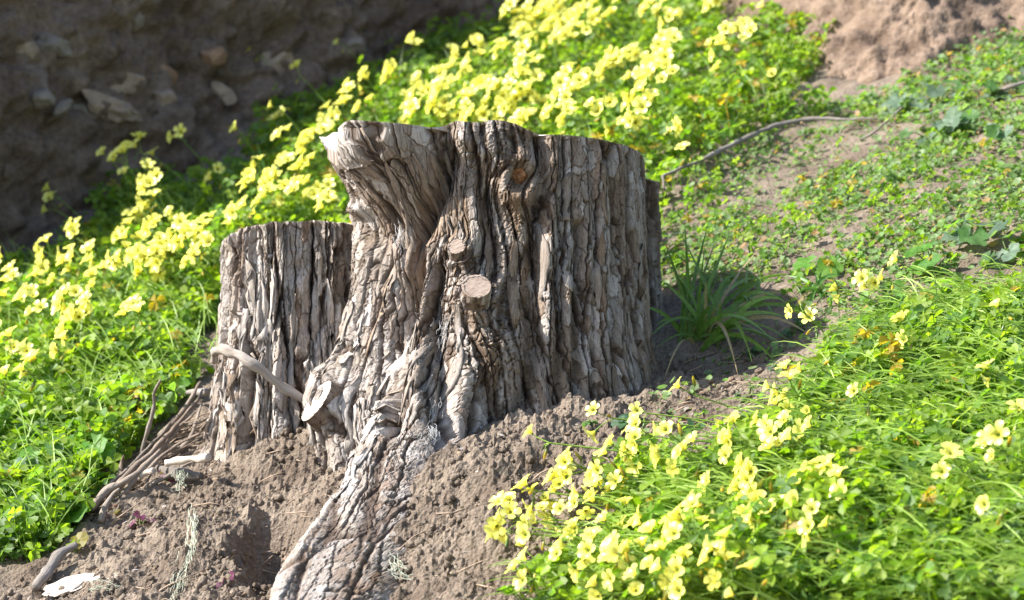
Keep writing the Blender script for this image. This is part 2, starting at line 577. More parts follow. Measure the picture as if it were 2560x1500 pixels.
def bark_layers(q, brown, seed, strip=(.026, .26), plate=(.0145, .042), depth=1.0, mess=0.0):
    """q: coordinates with the grain along q.z. Returns outward displacement, colour."""
    wv = np.stack([noise3(q * np.array([24, 24, 2.6]), seed + 1), noise3(q * np.array([24, 24, 2.6]) + 9.1, seed + 2),
                   noise3(q * 9. + 4.7, seed + 3)], -1)
    qa = q + wv * np.array([.0058, .0058, .03])
    wf = np.stack([noise3(q * np.array([110, 110, 60.]) + 3, seed + 4), noise3(q * np.array([110, 110, 60.]) + 13, seed + 5),
                   noise3(q * 90 + 23, seed + 6)], -1)
    qa = qa + wf * np.array([.0024, .0024, .007])
    s1 = np.array([1 / strip[0], 1 / strip[0], 1 / strip[1]])
    F1, F2, R, D = worley3(qa * s1, seed + 7)
    e1 = F2 - F1
    crack = sstep(.085, .0, e1)
    d = -.0075 * crack + (R[..., 0] - .5) * .0040 + (D[..., 0] * (R[..., 1] - .5)) * .003
    A1, A2, RA, DA = worley3(qa * np.array([1 / .055, 1 / .055, 1 / .45]) + 7.7, seed + 17)
    furrow = sstep(.10, 0, A2 - A1)
    d = d - .010 * furrow + (DA[..., 0] * (RA[..., 1] - .5)) * .005
    crack = np.maximum(crack, furrow)
    s2 = np.array([1 / plate[0], 1 / plate[0], 1 / plate[1]])
    G1, G2, S, E = worley3(qa * s2 + 5.5, seed + 8)
    e2 = G2 - G1
    cr2 = sstep(.06, .0, e2)
    d = d - .0024 * cr2 + (S[..., 0] - .5) * .0030 + (E[..., 0] * (S[..., 1] - .5)) * .0022 - E[..., 2] * .0016
    d = d + .0016 * sstep(.2, .08, e2) * (1 - cr2) * (S[..., 1] - .3)
    K1, K2, T, W = worley3(qa * np.array([125, 125, 42.]) + 2.2, seed + 15)
    d = d - .0011 * sstep(.10, 0, K2 - K1) + (T[..., 0] - .5) * .0014 - W[..., 2] * .0008
    fib = fbm(qa * np.array([260, 260, 28.]), 3, seed + 9)
    d = d + .0006 * fib + .0007 * fbm(qa * 190, 2, seed + 12) * (1 + 2 * mess)
    big = fbm(q * np.array([7, 7, 4.]), 3, seed + 10)
    b = np.clip(brown + .55 * big + .45 * (S[..., 1] - .5) + .35 * (R[..., 1] - .5), 0, 1)[..., None]
    col = lerp(GREY, BROWN, b)
    col = lerp(col, PALE, np.clip((S[..., 2] - .55) * 3.2, 0, 1)[..., None] * (1 - .8 * b))
    col = lerp(col, RUST, np.clip((R[..., 2] * .6 + S[..., 0] * .5 - .74) * 2.6, 0, 1)[..., None] * .8)
    col = lerp(col, INNER, np.clip(crack * .9 + cr2 * .55 + .35 * sstep(.10, 0, K2 - K1), 0, .95)[..., None])
    return d * depth, col

def grid_normals(P):
    a = np.empty_like(P)
    a[:, 1:-1] = P[:, 2:] - P[:, :-2]
    a[:, 0] = P[:, 1] - P[:, -1]; a[:, -1] = P[:, 0] - P[:, -2]
    b = np.gradient(P, axis=0)
    n = np.cross(a, b)
    return n / (np.linalg.norm(n, axis=-1)[..., None] + 1e-12)

def theta_samples(n, weights):
    """angles from the back (pi/2) once round; weights: (centre, half width, weight) bumps on a base of 0.3"""
    t = np.linspace(np.pi / 2, np.pi / 2 + 2 * np.pi, 4000)
    w = np.full_like(t, .09)
    for c, hw, k in weights:
        w += k * np.exp(-((t - c) / hw) ** 4)
    cdf = np.concatenate([[0], np.cumsum((w[1:] + w[:-1]) / 2)]); cdf /= cdf[-1]
    return np.interp(np.linspace(0, 1, n + 1)[:-1], cdf, t)

def cap_part(name, ring, mat, parent, drop=.002, rough=.002, seed=3):
    """the sawn top: concentric rings from the rim to the middle"""
    c = ring.mean(0)
    ks = np.array([1.0, .97, .9, .75, .55, .35, .15])
    V = np.concatenate([c + (ring - c) * k - np.array([0, 0, drop * (k < .99)]) for k in ks] + [c[None]])
    V[len(ring):, 2] += rough * fbm(V[len(ring):] * 60, 3, seed)
    n = len(ring)
    F = grid_faces(len(ks), n, True)[:, ::-1]
    i = np.arange(n); b = (len(ks) - 1) * n
    T = np.stack([b + i, b + (i + 1) % n, np.full(n, len(ks) * n)], -1)
    return mesh_obj(name, V, [F, T], mat, parent)

def flake(P, n, j, i, nc, nr, lift, rng):
    """a loose strip of bark lying on the surface grid P (rows up, columns round)"""
    rs = np.linspace(0, nr, 9); cs = np.linspace(-.5, .5, 4)
    V = []
    ph = rng.uniform(0, 6, 4)
    for a, r in enumerate(rs):
        f = a / 8
        wdt = nc * (1 - .75 * abs(2 * f - 1) ** 2.5) * (1 + .25 * math.sin(f * 7 + ph[0]))
        sh = nc * .22 * math.sin(f * 5 + ph[1])
        for b, c in enumerate(cs):
            jj = int(np.clip(j + sh + c * wdt, 0, P.shape[1] - 1)); ii = int(np.clip(i + r, 0, P.shape[0] - 1))
            curl = (abs(c) * 2) ** 2 * .6 + (abs(2 * f - 1)) ** 3 * (1.6 if (f < .5) else .9)
            V.append(P[ii, jj] + n[ii, jj] * (.0018 + lift * curl * (1 + .4 * math.sin(ph[2] + 9 * f + 4 * c))))
    V = np.array(V)
    nn = np.array([n[int(np.clip(i + r, 0, P.shape[0] - 1)), int(np.clip(j, 0, P.shape[1] - 1))] for r in rs for _ in cs])
    W = V - nn * .0022
    F = grid_faces(9, 4)
    m = len(V)
    F2 = F[:, ::-1] + m
    rim = [k for k in range(3)] + [4 * k + 3 for k in range(8)] + [32 + k for k in range(3, 0, -1)] + [4 * k for k in range(8, 0, -1)]
    rim = np.array(rim); nx = np.roll(rim, -1)
    F3 = np.stack([nx, rim, rim + m, nx + m], -1)
    return np.vstack([V, W]), np.vstack([F, F2, F3])

def add_flakes(root, P, n, q, count, jr, ir, size, lift, seed, tones):
    rng = np.random.default_rng(seed)
    for k in range(count):
        j = int(rng.uniform(*jr)); i = int(rng.uniform(*ir))
        nr = int(rng.uniform(*size[1])); nc = rng.uniform(*size[0])
        if i + nr > P.shape[0] - 4:
            continue
        V, F = flake(P, n, j, i, nc, nr, lift * rng.uniform(.5, 1.5), rng)
        V = V + .0009 * np.stack([noise3(V * 160 + s, 70 + s) for s in range(3)], -1)
        tone = lerp(*tones, rng.uniform()) * rng.uniform(.85, 1.15)
        cols = np.clip(tone * (1 + .25 * fbm(V * 90, 2, 61))[:, None], 0, .8)
        vec = np.stack([V[:, 0] + k, V[:, 1], V[:, 2]], -1)
        mesh_obj('bark_strip', V, F, M_BARK, root, True, cols, vec)

# ------------------------------------------------------------------ the tall stump
DF = 4.28
def fx(u, d=DF): return (u - 1280) / FPX * d
def fz(v, d=DF): return (750 - v) / FPX * d

def tall_stump():
    root = empty('tree_stump', (0, 0, 0))
    tag(root, 'tall brown stump with a flared lip, two sawn branch stubs and a root running forward', 'tree stump')
    zs_v = [300, 340, 365, 400, 450, 500, 560, 620, 700, 760, 800, 850, 900, 950, 1000, 1060, 1150, 1500]
    lu = [792, 795, 816, 856, 882, 890, 896, 898, 896, 886, 874, 858, 836, 808, 784, 790, 815, 855]
    ru = [1560, 1598, 1606, 1610, 1612, 1613, 1614, 1616, 1618, 1621, 1624, 1629, 1636, 1643, 1651, 1660, 1675, 1740]
    zs = np.array([fz(v, 4.5) for v in zs_v])[::-1]
    L = np.array([fx(u, 4.5) for u in lu])[::-1]; R_ = np.array([fx(u, 4.5) for u in ru])[::-1]
    cx, cy = -.02, .02
    thw = [(3 * np.pi / 2, 1.75, 1.0), (2 * np.pi - 2.0, .34, 1.5)]
    NT, NR = 760, 545
    th = theta_samples(NT, thw)
    # height of the rim round the stump, as seen across the front
    tu = [800, 815, 845, 880, 910, 960, 1040, 1088, 1100, 1120, 1150, 1180, 1205, 1222, 1240, 1262, 1290, 1320, 1350, 1420, 1500, 1560, 1595, 1615]
    tv = [345, 333, 331, 306, 309, 313, 322, 329, 327, 319, 313, 316, 318, 312, 311, 313, 320, 334, 345, 346, 354, 366, 378, 402]
    zb = -.53
    c, s = np.cos(th), np.sin(th)
    def ring(z):
        a = np.where(c < 0, cx - np.interp(z, zs, L), np.interp(z, zs, R_) - cx)
        bf = np.interp(z, [-.5, -.3, -.15, 0, .15, .3], [.27, .255, .235, .215, .20, .20])
        b = np.where(s < 0, bf, .215)
        e = np.where(c < 0, .92, .78)
        return cx + a * np.sign(c) * np.abs(c) ** e, cy + b * np.sign(s) * np.abs(s) ** .9
    x0, y0 = ring(np.full(NT, .27))
    rim = np.interp(x0, [fx(u, 4.42) for u in tu], [fz(v, 4.42) for v in tv])
    rim = rim + np.where(s > 0, .012, 0) * np.abs(s)
    rim += .42 * np.clip(y0, -.075, .02) * sstep(-.225, -.275, x0)
    t = np.linspace(0, 1, NR)[:, None]
    Z = zb + (rim[None] - zb) * t
    X, Y = np.empty_like(Z), np.empty_like(Z)
    for i in range(NR):
        X[i], Y[i] = ring(Z[i])
    # the root that runs forward and downhill
    dx, dy = X - cx, Y - cy
    r = np.hypot(dx, dy); phi = np.arctan2(dy, dx)
    zz = [-.56, -.47, -.414, -.365, -.324, -.272, -.215, -.14, -.07, .02]
    rl = np.interp(Z, zz, [1.20, 1.01, .875, .74, .62, .505, .42, .325, .25, .12])
    pr = np.interp(Z, zz, [-1.86, -1.88, -1.90, -1.93, -1.955, -2.0, -2.05, -2.10, -2.14, -2.15])
    hw = np.interp(Z, zz, [.13, .13, .128, .124, .118, .112, .108, .10, .095, .10])
    dphi = (phi - pr + np.pi) % (2 * np.pi) - np.pi
    hw = hw * np.where(dphi > 0, 1.45, .95)
    u_ = dphi * rl / hw
    lob = rl * np.exp(-.55 * np.abs(u_) ** 2.4)
    kk = 22.0
    r2 = np.log(np.exp(kk * r) + np.exp(kk * lob)) / kk - .012 * np.exp(-((r - lob) * 12) ** 2)
    wroot = sstep(.02, .16, r2 - r)
    # other root flares at the foot
    for ph, wd, k in ((-.55, .28, .07), (-1.15, .16, .035), (.1, .3, .07), (-2.75, .3, .06)):
        dp = (phi - ph + np.pi) % (2 * np.pi) - np.pi
        r2 = r2 + k * np.exp(-(dp / wd) ** 2) * sstep(-.13, -.34, Z)
    X, Y = cx + r2 * np.cos(phi), cy + r2 * np.sin(phi)
    P = np.stack([X, Y, Z], -1)
    n = grid_normals(P)
    front = sstep(.02, -.06, Y)
    U = 1280 + X * FPX / DF; V = 750 - Z * FPX / DF
    D = np.zeros_like(Z)
    CREASE = [([(1112, 320), (1122, 400), (1105, 470), (1062, 535), (1036, 600), (1038, 680), (1014, 760), (994, 860), (978, 960), (985, 1040)], 26, .050),
              ([(905, 545), (950, 640), (985, 720), (978, 800), (955, 900)], 20, .014),
              ([(1348, 345), (1357, 450), (1342, 560), (1336, 680), (1312, 770), (1332, 850), (1318, 960), (1290, 1090)], 19, .030),
              ([(1408, 345), (1402, 500), (1397, 650), (1404, 800), (1392, 950), (1400, 1090)], 10, .012),
              ([(1450, 560), (1442, 800), (1445, 950), (1432, 1090)], 12, .020),
              ([(1532, 380), (1543, 600), (1536, 800), (1548, 1060)], 11, .013),
              ([(1108, 1090), (1112, 950), (1096, 860), (1088, 760), (1100, 680)], 15, .024),
              ([(1482, 355), (1492, 600), (1482, 1000)], 8, .009),
              ([(1578, 380), (1582, 700), (1590, 1000)], 8, .008),
              ([(1206, 316), (1196, 345), (1180, 390)], 9, .012),
              ([(1200, 640), (1232, 540), (1212, 470), (1190, 400)], 13, .010),
              ([(1215, 770), (1270, 800), (1315, 880)], 14, .010),
              ([(1230, 1090), (1235, 1000), (1250, 930)], 9, .012),
              ([(1165, 1100), (1170, 1010), (1190, 960)], 7, .009)]
    for pts, w, dep in CREASE:
        d_, _ = polydist(U, V, pts)
        D -= dep * np.exp(-(d_ / w) ** 2) * front
    RIDGE = [([(888, 520), (902, 620), (898, 720), (880, 820), (850, 900), (830, 960)], 24, .020),
             ([(1062, 620), (1072, 740), (1058, 830), (1040, 950), (1045, 1020)], 18, .020),
             ([(1160, 440), (1190, 560), (1180, 660)], 30, .014),
             ([(1330, 700), (1290, 800), (1300, 920)], 14, .010),
             ([(1500, 380), (1510, 600), (1500, 900), (1505, 1080)], 20, .008),
             ([(1130, 1100), (1150, 950)], 22, .012),
             ([(1375, 400), (1372, 700), (1365, 1050)], 18, .010),
             ([(850, 1120), (835, 1250), (770, 1400)], 26, .012),
             ([(1420, 620), (1420, 1050)], 12, .009)]
    for pts, w, dep in RIDGE:
        d_, _ = polydist(U, V, pts)
        D += dep * np.exp(-(d_ / w) ** 2) * front
    g = lambda u, v, a, b: np.exp(-((U - u) / a) ** 2 - ((V - v) / b) ** 2) * front
    D += .042 * g(1210, 880, 95, 125) + .020 * g(1180, 740, 70, 60) + .014 * g(1140, 640, 45, 45)
    D += .042 * g(812, 1015, 50, 75)
    D += .062 * g(950, 290, 140, 170) - .022 * g(985, 560, 70, 60)
    D += .020 * g(1150, 340, 45, 45) + .018 * g(1240, 350, 50, 60) - .014 * g(1170, 440, 40, 50)
    kr = np.hypot((U - 1300) / 1.0, (V - 440) / 1.25)
    D += (.020 * np.exp(-((kr - 40) / 20) ** 2) - .016 * np.exp(-(kr / 22) ** 2)) * front
    for u0, v0, rad, k in ((1190, 748, 46, .013), (1147, 632, 33, .009)):          # bark collars round the sawn stubs
        kr = np.hypot(U - u0, V - v0) + 9 * fbm(P * 55, 2, 66)
        D += k * np.exp(-((kr - rad) / (rad * .32)) ** 2) * front
    # coordinates that follow the grain
    fl = np.hypot(X - cx, Y - cy)
    wr = sstep(.27, .60, fl) * wroot * sstep(1.2, .5, np.abs(dphi))
    q = np.stack([dphi * lerp(.25, np.maximum(fl, .25), wr), .03 * np.sin(phi), Z - 1.0 * np.maximum(fl - .27, 0) * wroot], -1)
    # the lip's grain leans out to the left; round the burl and the knots it swirls
    lean = sstep(1150, 800, U) * sstep(660, 360, V) * front
    q[..., 0] = q[..., 0] + lean * (Z - .05) * .30
    for u0, v0, rad, k in ((1300, 440, 75, .8), (1185, 720, 95, .6), (1145, 620, 50, .5)):
        rr = np.hypot(U - u0, V - v0)
        a = np.exp(-(rr / rad) ** 2) * front
        q[..., 0] += a * k * .05 * (V - v0) / rad
        q[..., 2] += a * k * .04 * (U - u0) / rad
    mess = np.clip(g(1180, 740, 110, 110) + g(1200, 880, 110, 120) + .7 * g(1180, 380, 90, 90) + .6 * g(985, 1050, 60, 130), 0, 1)
    brown = .18 + .28 * sstep(1000, 1350, U) + .45 * g(950, 430, 150, 120) + .30 * g(1260, 470, 120, 110) + .3 * g(1200, 880, 90, 110) \
        - .25 * sstep(1080, 860, U) * sstep(500, 700, V) - .2 * sstep(950, 1080, V) - .25 * wr
    d1, col = bark_layers(q, brown, 100, mess=mess)
    qm = np.stack([q[..., 0], q[..., 1], q[..., 2]], -1)
    F1, F2, R, Dd = worley3(np.stack([X, Y, Z], -1) * np.array([70, 70, 55]) + .4 * fbm(P * 60, 2, 91)[..., None], 92)
    dm = -.006 * sstep(.2, 0, F2 - F1) + (Dd * (R - .5)).sum(-1) * .010
    edge = sstep(0, .010, (1 - t) * (rim[None] - zb)) * .7 + .3
    D += edge * d1 * (1 - .55 * mess) * (1 - .35 * lean) * (1 - .5 * wr) + dm * mess * edge
    P = P + n * D[..., None]
    P[..., 2] = np.where(t > .999, rim[None], np.minimum(P[..., 2], rim[None] - .0005 + .003 * (t < .98)))
    n = grid_normals(P)
    mesh_obj('bark', P, grid_faces(NR, NT, True), M_BARK, root, False, col, q)
    cap_part('cut_top', P[-1].copy(), M_CUTW, root)
    # loose strips
    j0, j1 = np.searchsorted(th, np.pi * 1.0), np.searchsorted(th, np.pi * 1.98)
    add_flakes(root, P, n, q, 60, (j0, j1), (NR * .40, NR * .93), ((5, 12), (40, 120)), .0018, 5, (GREY * .95, BROWN * 1.1))
    add_flakes(root, P, n, q, 30, (j0, j0 + (j1 - j0) * .45), (NR * .2, NR * .6), ((5, 12), (30, 90)), .0025, 6, (PALE, GREY))
    return root, P, n

STUMP, SP, SN = tall_stump()

def stump_point(u, v):
    """front surface of the tall stump at a photo pixel"""
    U, V = pix(SP[..., 0], SP[..., 1], SP[..., 2])
    d2 = (U - u) ** 2 + (V - v) ** 2 + 1e4 * (SP[..., 1] > .05)
    i, j = np.unravel_index(np.argmin(d2), d2.shape)
    return SP[i, j].copy(), SN[i, j].copy()

def branch_stub(parent, u, v, axis, r0, r1, ln, name='branch_stub', out=.0, xdir=(1, 0, 0), ex=1.0, cut=M_CUT, sides=28, at=None, flare=.55, rough=.22):
    """a sawn-off side branch: barky tube with a pale end grain"""
    p, _ = stump_point(u, v)
    if at is not None:
        p = np.array(at)
    ax = unit(axis)
    p = p + ax * out
    k = np.linspace(-1.2, 1, 26)
    pts = p + ax * ln * k[:, None]
    rad = np.where(k > 0, lerp(r0, r1, np.clip(k, 0, 1)), r0 * (1 + flare * np.clip(-k, 0, 1.2) ** 1.5))
    V, F = tube(pts, rad, sides * 2, False)
    fr = frame(ax, xdir)
    loc = (V - p) @ fr
    loc[:, 0] *= ex
    V = p + loc @ fr.T
    a = np.arctan2(loc[:, 1], loc[:, 0])
    q = np.stack([np.cos(a) * .02, np.sin(a) * .02, loc[:, 2]], -1) + u * .01
    d, col = bark_layers(q, .55, 300 + int(u), (.012, .06), (.006, .02), rough)
    rn = V - (p + ax * loc[:, 2:3])
    ring0 = V[-sides * 2:].copy()
    V = V + unit_rows(rn) * d[:, None]
    o = mesh_obj(name, V, F, M_BARK, parent, True, col, q)
    # end grain, a little inside the bark rim
    end = ring0 * 1.0
    c = end.mean(0)
    ks = [.97, .8, .55, .3, .1]
    W = np.concatenate([c + (end - c) * kx - ax * .001 for kx in ks] + [c[None] - ax * .001])
    m = len(end)
    W += ax * (.0005 * fbm((W @ fr) * np.array([60, 420, 30]), 2, 8))[:, None]
    i = np.arange(m); b = (len(ks) - 1) * m
    T = np.stack([b + i, b + (i + 1) % m, np.full(m, len(ks) * m)], -1)
    mesh_obj('cut_face', W, [grid_faces(len(ks), m, True), T], cut, o, True)
    return o

def unit_rows(a):
    return a / (np.linalg.norm(a, axis=-1)[..., None] + 1e-12)

branch_stub(STUMP, 1145, 632, (-.12, -.84, .52), .0160, .0148, .019, rough=.4)
branch_stub(STUMP, 1188, 752, (.05, -.78, .62), .0255, .0240, .036, rough=.42)
branch_stub(STUMP, 815, 1008, (-.66, -.58, .48), .0235, .0215, .030, 'side_limb', .0, (.55, 0, .83), 1.85, M_CUTW, 28, px3(790, 1001, 4.354) - .030 * unit((-.66, -.58, .48)), .12, .3)

def knot(parent):
    p, nrm = stump_point(1300, 440)
    V, F = icos(4)
    fr = frame(nrm, (0, 0, 1))
    k = 1 + .45 * fbm(V * 1.7, 4, 51) + .22 * noise3(V * np.array([7, 7, 2.]), 52)
    W = V * k[:, None] * np.array([.019, .016, .011])
    mesh_obj('broken_knot', p + W @ fr.T + nrm * .002, F, M_ORANGE, parent, False)
knot(STUMP)

# ------------------------------------------------------------------ the two lower stumps
def round_stump(label, cx, cy, rx, ry, zb, tops, flare, seed, brown, NT, NR, strip, flakes, lean=0.0, cut=M_CUTW):
    root = empty('tree_stump', (0, 0, 0))
    tag(root, label, 'tree stump')
    th = theta_samples(NT, [(3 * np.pi / 2, 1.7, 1.0)])
    c, s = np.cos(th), np.sin(th)
    x0 = cx + rx * c
    rim = np.interp(x0, *tops) + .004 * noise3(np.stack([c * 6, s * 6, c * 0], -1), seed) + np.where(s > 0, .004, 0)
    t = np.linspace(0, 1, NR)[:, None]
    Z = zb + (rim[None] - zb) * t
    f = np.interp(Z, flare[0], flare[1])
    lob = 1 + .035 * np.sin(5 * th + seed) + .03 * np.sin(8 * th + 2.1 * seed)
    lob = lob[None] + sstep(-.05, -.35, Z) * .10 * np.sin(4 * th + 1.3 * seed)[None]
    X = cx + rx * f * lob * c[None] + lean * (Z - rim[None]); Y = cy + ry * f * lob * s[None]
    P = np.stack([X, Y, Z], -1)
    n = grid_normals(P)
    q = np.stack([(X - cx) / f, (Y - cy) / f, Z], -1)
    d, col = bark_layers(q, brown, seed * 13, strip, (.015, .08), 1.15)
    # deep furrows between the long strips
    F1, F2, R, D = worley3(q * np.array([1 / .034, 1 / .034, 1 / .5]) + .12 * fbm(q * 18, 2, seed)[..., None], seed + 3)
    d = d - .013 * sstep(.22, 0, F2 - F1) + (R[..., 0] - .5) * .008
    edge = sstep(0, .012, (1 - t) * (rim[None] - zb))
    P = P + n * (d * (edge * .6 + .4))[..., None]
    P[..., 2] = np.where(t > .999, rim[None], np.minimum(P[..., 2], rim[None] + .002))
    n = grid_normals(P)
    mesh_obj('bark', P, grid_faces(NR, NT, True), M_BARK, root, False, col, q)
    cap_part('cut_top', P[-1].copy(), cut, root)
    j0, j1 = np.searchsorted(th, np.pi * 1.0), np.searchsorted(th, np.pi * 2)
    if flakes:
        add_flakes(root, P, n, q, flakes, (j0, j1 * .75), (NR * .25, NR * .9), ((5, 12), (40, 120)), .0025, seed, (PALE * .95, GREY))
        add_flakes(root, P, n, q, 22, (j0, j0 + (j1 - j0) * .38), (NR * .12, NR * .40), ((4, 9), (50, 130)), .0045, seed + 1, (PALE, BROWN))
    return root, P, n

LX = lambda u: fx(u, 4.55)
LZ = lambda v: fz(v, 4.55)
LEFT, LP, LN = round_stump('shorter grey stump with deep upright furrows, left of the tall brown stump', LX(738), .09, .128, .12, -.42,
    ([LX(548), LX(556), LX(575), LX(605), LX(690), LX(760), LX(860), LX(930)], [LZ(625), LZ(602), LZ(586), LZ(573), LZ(560), LZ(555), LZ(558), LZ(570)]),
    ([-.42, -.29, -.2, -.08, .02, .14], [1.42, 1.22, 1.12, 1.04, 1.01, .99]), 5, .12, 360, 330, (.024, .40), 34)
RX = lambda u: fx(u, 4.75)
RZ = lambda v: fz(v, 4.75)
RIGHT, RP, RN = round_stump('low dark stump mostly hidden behind the right edge of the tall brown stump', RX(1540), .25, .078, .09, -.30,
    ([RX(1430), RX(1600), RX(1640), RX(1655)], [RZ(445), RZ(448), RZ(456), RZ(470)]),
    ([-.3, -.1, .05, .25], [1.25, 1.08, 1.02, 1.0]), 9, .6, 150, 150, (.022, .35), 0)

# ------------------------------------------------------------------ stones in the bank
def stone(u, v, w, h, mat, label, seed, flat=.7, on=None):
    p, n = on_bank(u, v)
    V, F = icos(3)
    r = np.random.default_rng(seed)
    d = (p[1] - CAMY) / FPX
    for k in range(12):                                  # knock flat facets off a ball
        a = unit(r.normal(size=3)); c = r.uniform(.55, .88)
        t = V @ a
        V = V - np.maximum(t - c, 0)[:, None] * a
    V = V * (1 + .20 * fbm(V * 2.2 + seed, 4, seed))[:, None]
    x = np.array([1, 0, 0]) * math.cos(-.12) + np.array([0, 0, 1.]) * math.sin(-.12)
    fr = frame(n, x)
    W = V * np.array([w * d * .75, h * d * .75, min(w, h) * d * flat])
    o = mesh_obj('rock', W @ fr.T, F, mat, None, False, None, None, p - n * min(w, h) * d * .42)
    tag(o, label, 'rock', 'stones set in the dark bank')

for k, a in enumerate([
    (408, 165, 92, 78, M_ROCKR, 'blocky rust-brown stone in the shaded bank, biggest of the reddish ones'),
    (305, 212, 92, 52, M_ROCK, 'tan wedge-shaped stone in the shaded bank, lower left of the rust-brown block'),
    (432, 230, 52, 54, M_ROCK, 'small pale rounded stone just under the rust-brown block in the bank'),
    (290, 262, 130, 44, M_ROCK, 'long flat buff slab under the tan wedge-shaped stone in the bank'),
    (205, 262, 62, 52, M_ROCKG, 'grey lump beside the left end of the long flat buff slab'),
    (702, 165, 92, 96, M_ROCK, 'large pale stone in the bank above the tall stump\'s left lip'),
    (520, 145, 50, 46, M_ROCKR, 'small ochre stone between the rust-brown block and the large pale stone'),
    (150, 100, 64, 50, M_ROCKG, 'grey stone high in the bank near the upper left corner'),
    (62, 120, 46, 40, M_ROCK, 'small buff stone high in the bank at the far left edge'),
    (130, 255, 54, 36, M_ROCKG, 'dark grey stone leftmost in the row below the tan wedge'),
    (345, 60, 54, 44, M_ROCKG, 'grey stone near the top of the bank above the rust-brown block'),
    (560, 215, 70, 38, M_ROCK, 'low buff stone at the bank foot right of the small pale one'),
    (165, 288, 58, 30, M_ROCKG, 'flat grey stone lying lowest at the foot of the dark bank'),
    (905, 120, 44, 36, M_ROCKG, 'small grey stone in the bank behind the lip of the tall stump')]):
    stone(*a, seed=200 + k)
for k, (u, v, w, h, lab) in enumerate([(2437, 146, 30, 30, 'small brick-red stone on the sunny bank, upper of the pair'),
                                       (2468, 158, 26, 20, 'smaller brick-red stone on the sunny bank, lower of the pair')]):
    stone(u, v, w, h, M_ROCKR, lab, 260 + k)

# ------------------------------------------------------------------ branches and twigs
def stick(name, pts, rad, label, cat, group=None, tone=GREY, seed=0, n=40, sides=10, wob=.12, parent=None, mat=None):
    C = spline(pts, n)
    r = np.interp(np.linspace(0, 1, n), np.linspace(0, 1, len(np.atleast_1d(rad))), np.atleast_1d(rad))
    jit = np.stack([fbm(C * 14 + 3.3 * s + seed, 3, 80 + s) for s in range(3)], -1)
    C = C + jit * np.minimum(r[:, None] * .8, .003) + np.stack([noise3(C * 38 + 7.7 * s + seed, 90 + s) for s in range(3)], -1) * np.minimum(r[:, None] * .5, .0016)
    r = r * (1 + .42 * noise3(C * 45, seed + 3))
    V, F = tube(C, r, sides, True, wob, seed)
    ln = np.concatenate([[0], np.cumsum(np.linalg.norm(np.diff(C, axis=0), axis=1))])
    a = np.arange(sides) * 2 * np.pi / sides
    q = np.stack([np.repeat(np.cos(a)[None], n, 0), np.repeat(np.sin(a)[None], n, 0)], -1) * .012
    q = np.concatenate([q, np.repeat(ln[:, None, None], sides, 1)], -1).reshape(-1, 3) + seed * .37
    q = np.vstack([q, q[:1], q[-1:]])
    cols = np.clip(tone * (1 + .30 * fbm(q * np.array([90, 90, 14.]), 2, 71))[:, None], .02, .85)
    o = mesh_obj(name, V - C[0], F, mat or M_BARK, parent, True, cols, q, C[0] if parent is None else None)
    if parent is None:
        tag(o, label, cat, group)
    return o

def at(u, v, up=0.0, dd=0.0):
    p = on_ground(u, v, up)
    return p if not dd else np.array([p[0] * (p[1] + dd - CAMY) / (p[1] - CAMY), p[1] + dd, p[2] * (p[1] + dd - CAMY) / (p[1] - CAMY)])

WHITE = np.array([.50, .46, .42])
stick('dead_branch', [px3(536, 905, 4.46), px3(540, 878, 4.44), px3(570, 874, 4.41), px3(625, 905, 4.39), px3(690, 955, 4.40), px3(785, 1015, 4.42)],
      [.006, .008, .0088, .0088, .008, .007], 'bleached bent branch leaning across the grey furrowed stump', 'branch', None, GREY * 1.15, 1, 60, 14, .2)
b = stick('dead_branch', [at(1655, 440, .09), at(1730, 408, .07), at(1800, 375, .06), at(1880, 338, .05), at(1960, 308, .04), at(2060, 298, .03), at(2190, 297, .02)],
          [.0025, .0036, .0045, .005, .0045, .0036, .002], 'long thin grey-brown branch lying across the bare slope right of the stumps', 'branch', None, GREY * .8, 2, 60, 10)
stick('side_twig', [v - np.array(b.location) for v in (at(1838, 360, .055), at(1842, 385, .045), at(1846, 392, .03))], [.003, .0012], None, None, None, GREY * .7, 12, 10, 6, .1, b)
stick('dead_branch', [at(2150, 350, .02), at(2200, 318, .05), at(2255, 268, .09)], [.0028, .0022, .0014], 'short thin twig rising from the leafy weeds at the end of the long branch', 'twig', None, GREY * .7, 3, 16, 6)
stick('dead_branch', [at(2470, 232, .02), at(2520, 218, .03), at(2580, 200, .03)], [.003, .0045, .004], 'broken brown stick at the right edge below the sunny bank', 'branch', None, GREY * .7, 4, 20, 8)
stick('dead_branch', [at(2440, 845, .02), at(2500, 820, .025), at(2580, 800, .03)], [.003, .007, .008], 'grey stick poking in from the right edge above the flower bed', 'branch', None, GREY, 5, 24, 8)
stick('dead_branch', [at(88, 1472, .012), at(120, 1425, .02), at(150, 1385, .03), at(190, 1362, .03)], [.007, .009, .0085, .006], 'thick brown stick lying on soil at the lower left', 'branch', None, GREY * .75, 6, 30, 10)
stick('log_piece', [at(392, 1172, .02), at(425, 1180, .022), at(462, 1190, .022), at(505, 1196, .02)], [.005, .0095, .011, .006], 'short grey log lying at the foot of the furrowed stump', 'log', None, GREY * .5, 7, 30, 16, .45)
stick('dead_branch', [at(415, 1158, .055), at(460, 1150, .06), at(518, 1146, .065)], [.006, .0068, .0065], 'straight cream-coloured stick resting on the short grey log', 'branch', None, WHITE * 1.15, 8, 24, 10)
stick('dead_branch', [at(350, 1190, .04), at(372, 1180, .045), at(384, 1175, .05)], [.005, .006, .006], 'stubby cream stick end pointing left of the short grey log', 'branch', None, WHITE, 9, 14, 10)
stick('dead_branch', [at(445, 985, .03), at(475, 978, .035), at(520, 980, .04)], [.003, .006, .006], 'short pointed stick sticking out level beside the furrowed stump\'s left foot', 'branch', None, GREY, 10, 16, 8)
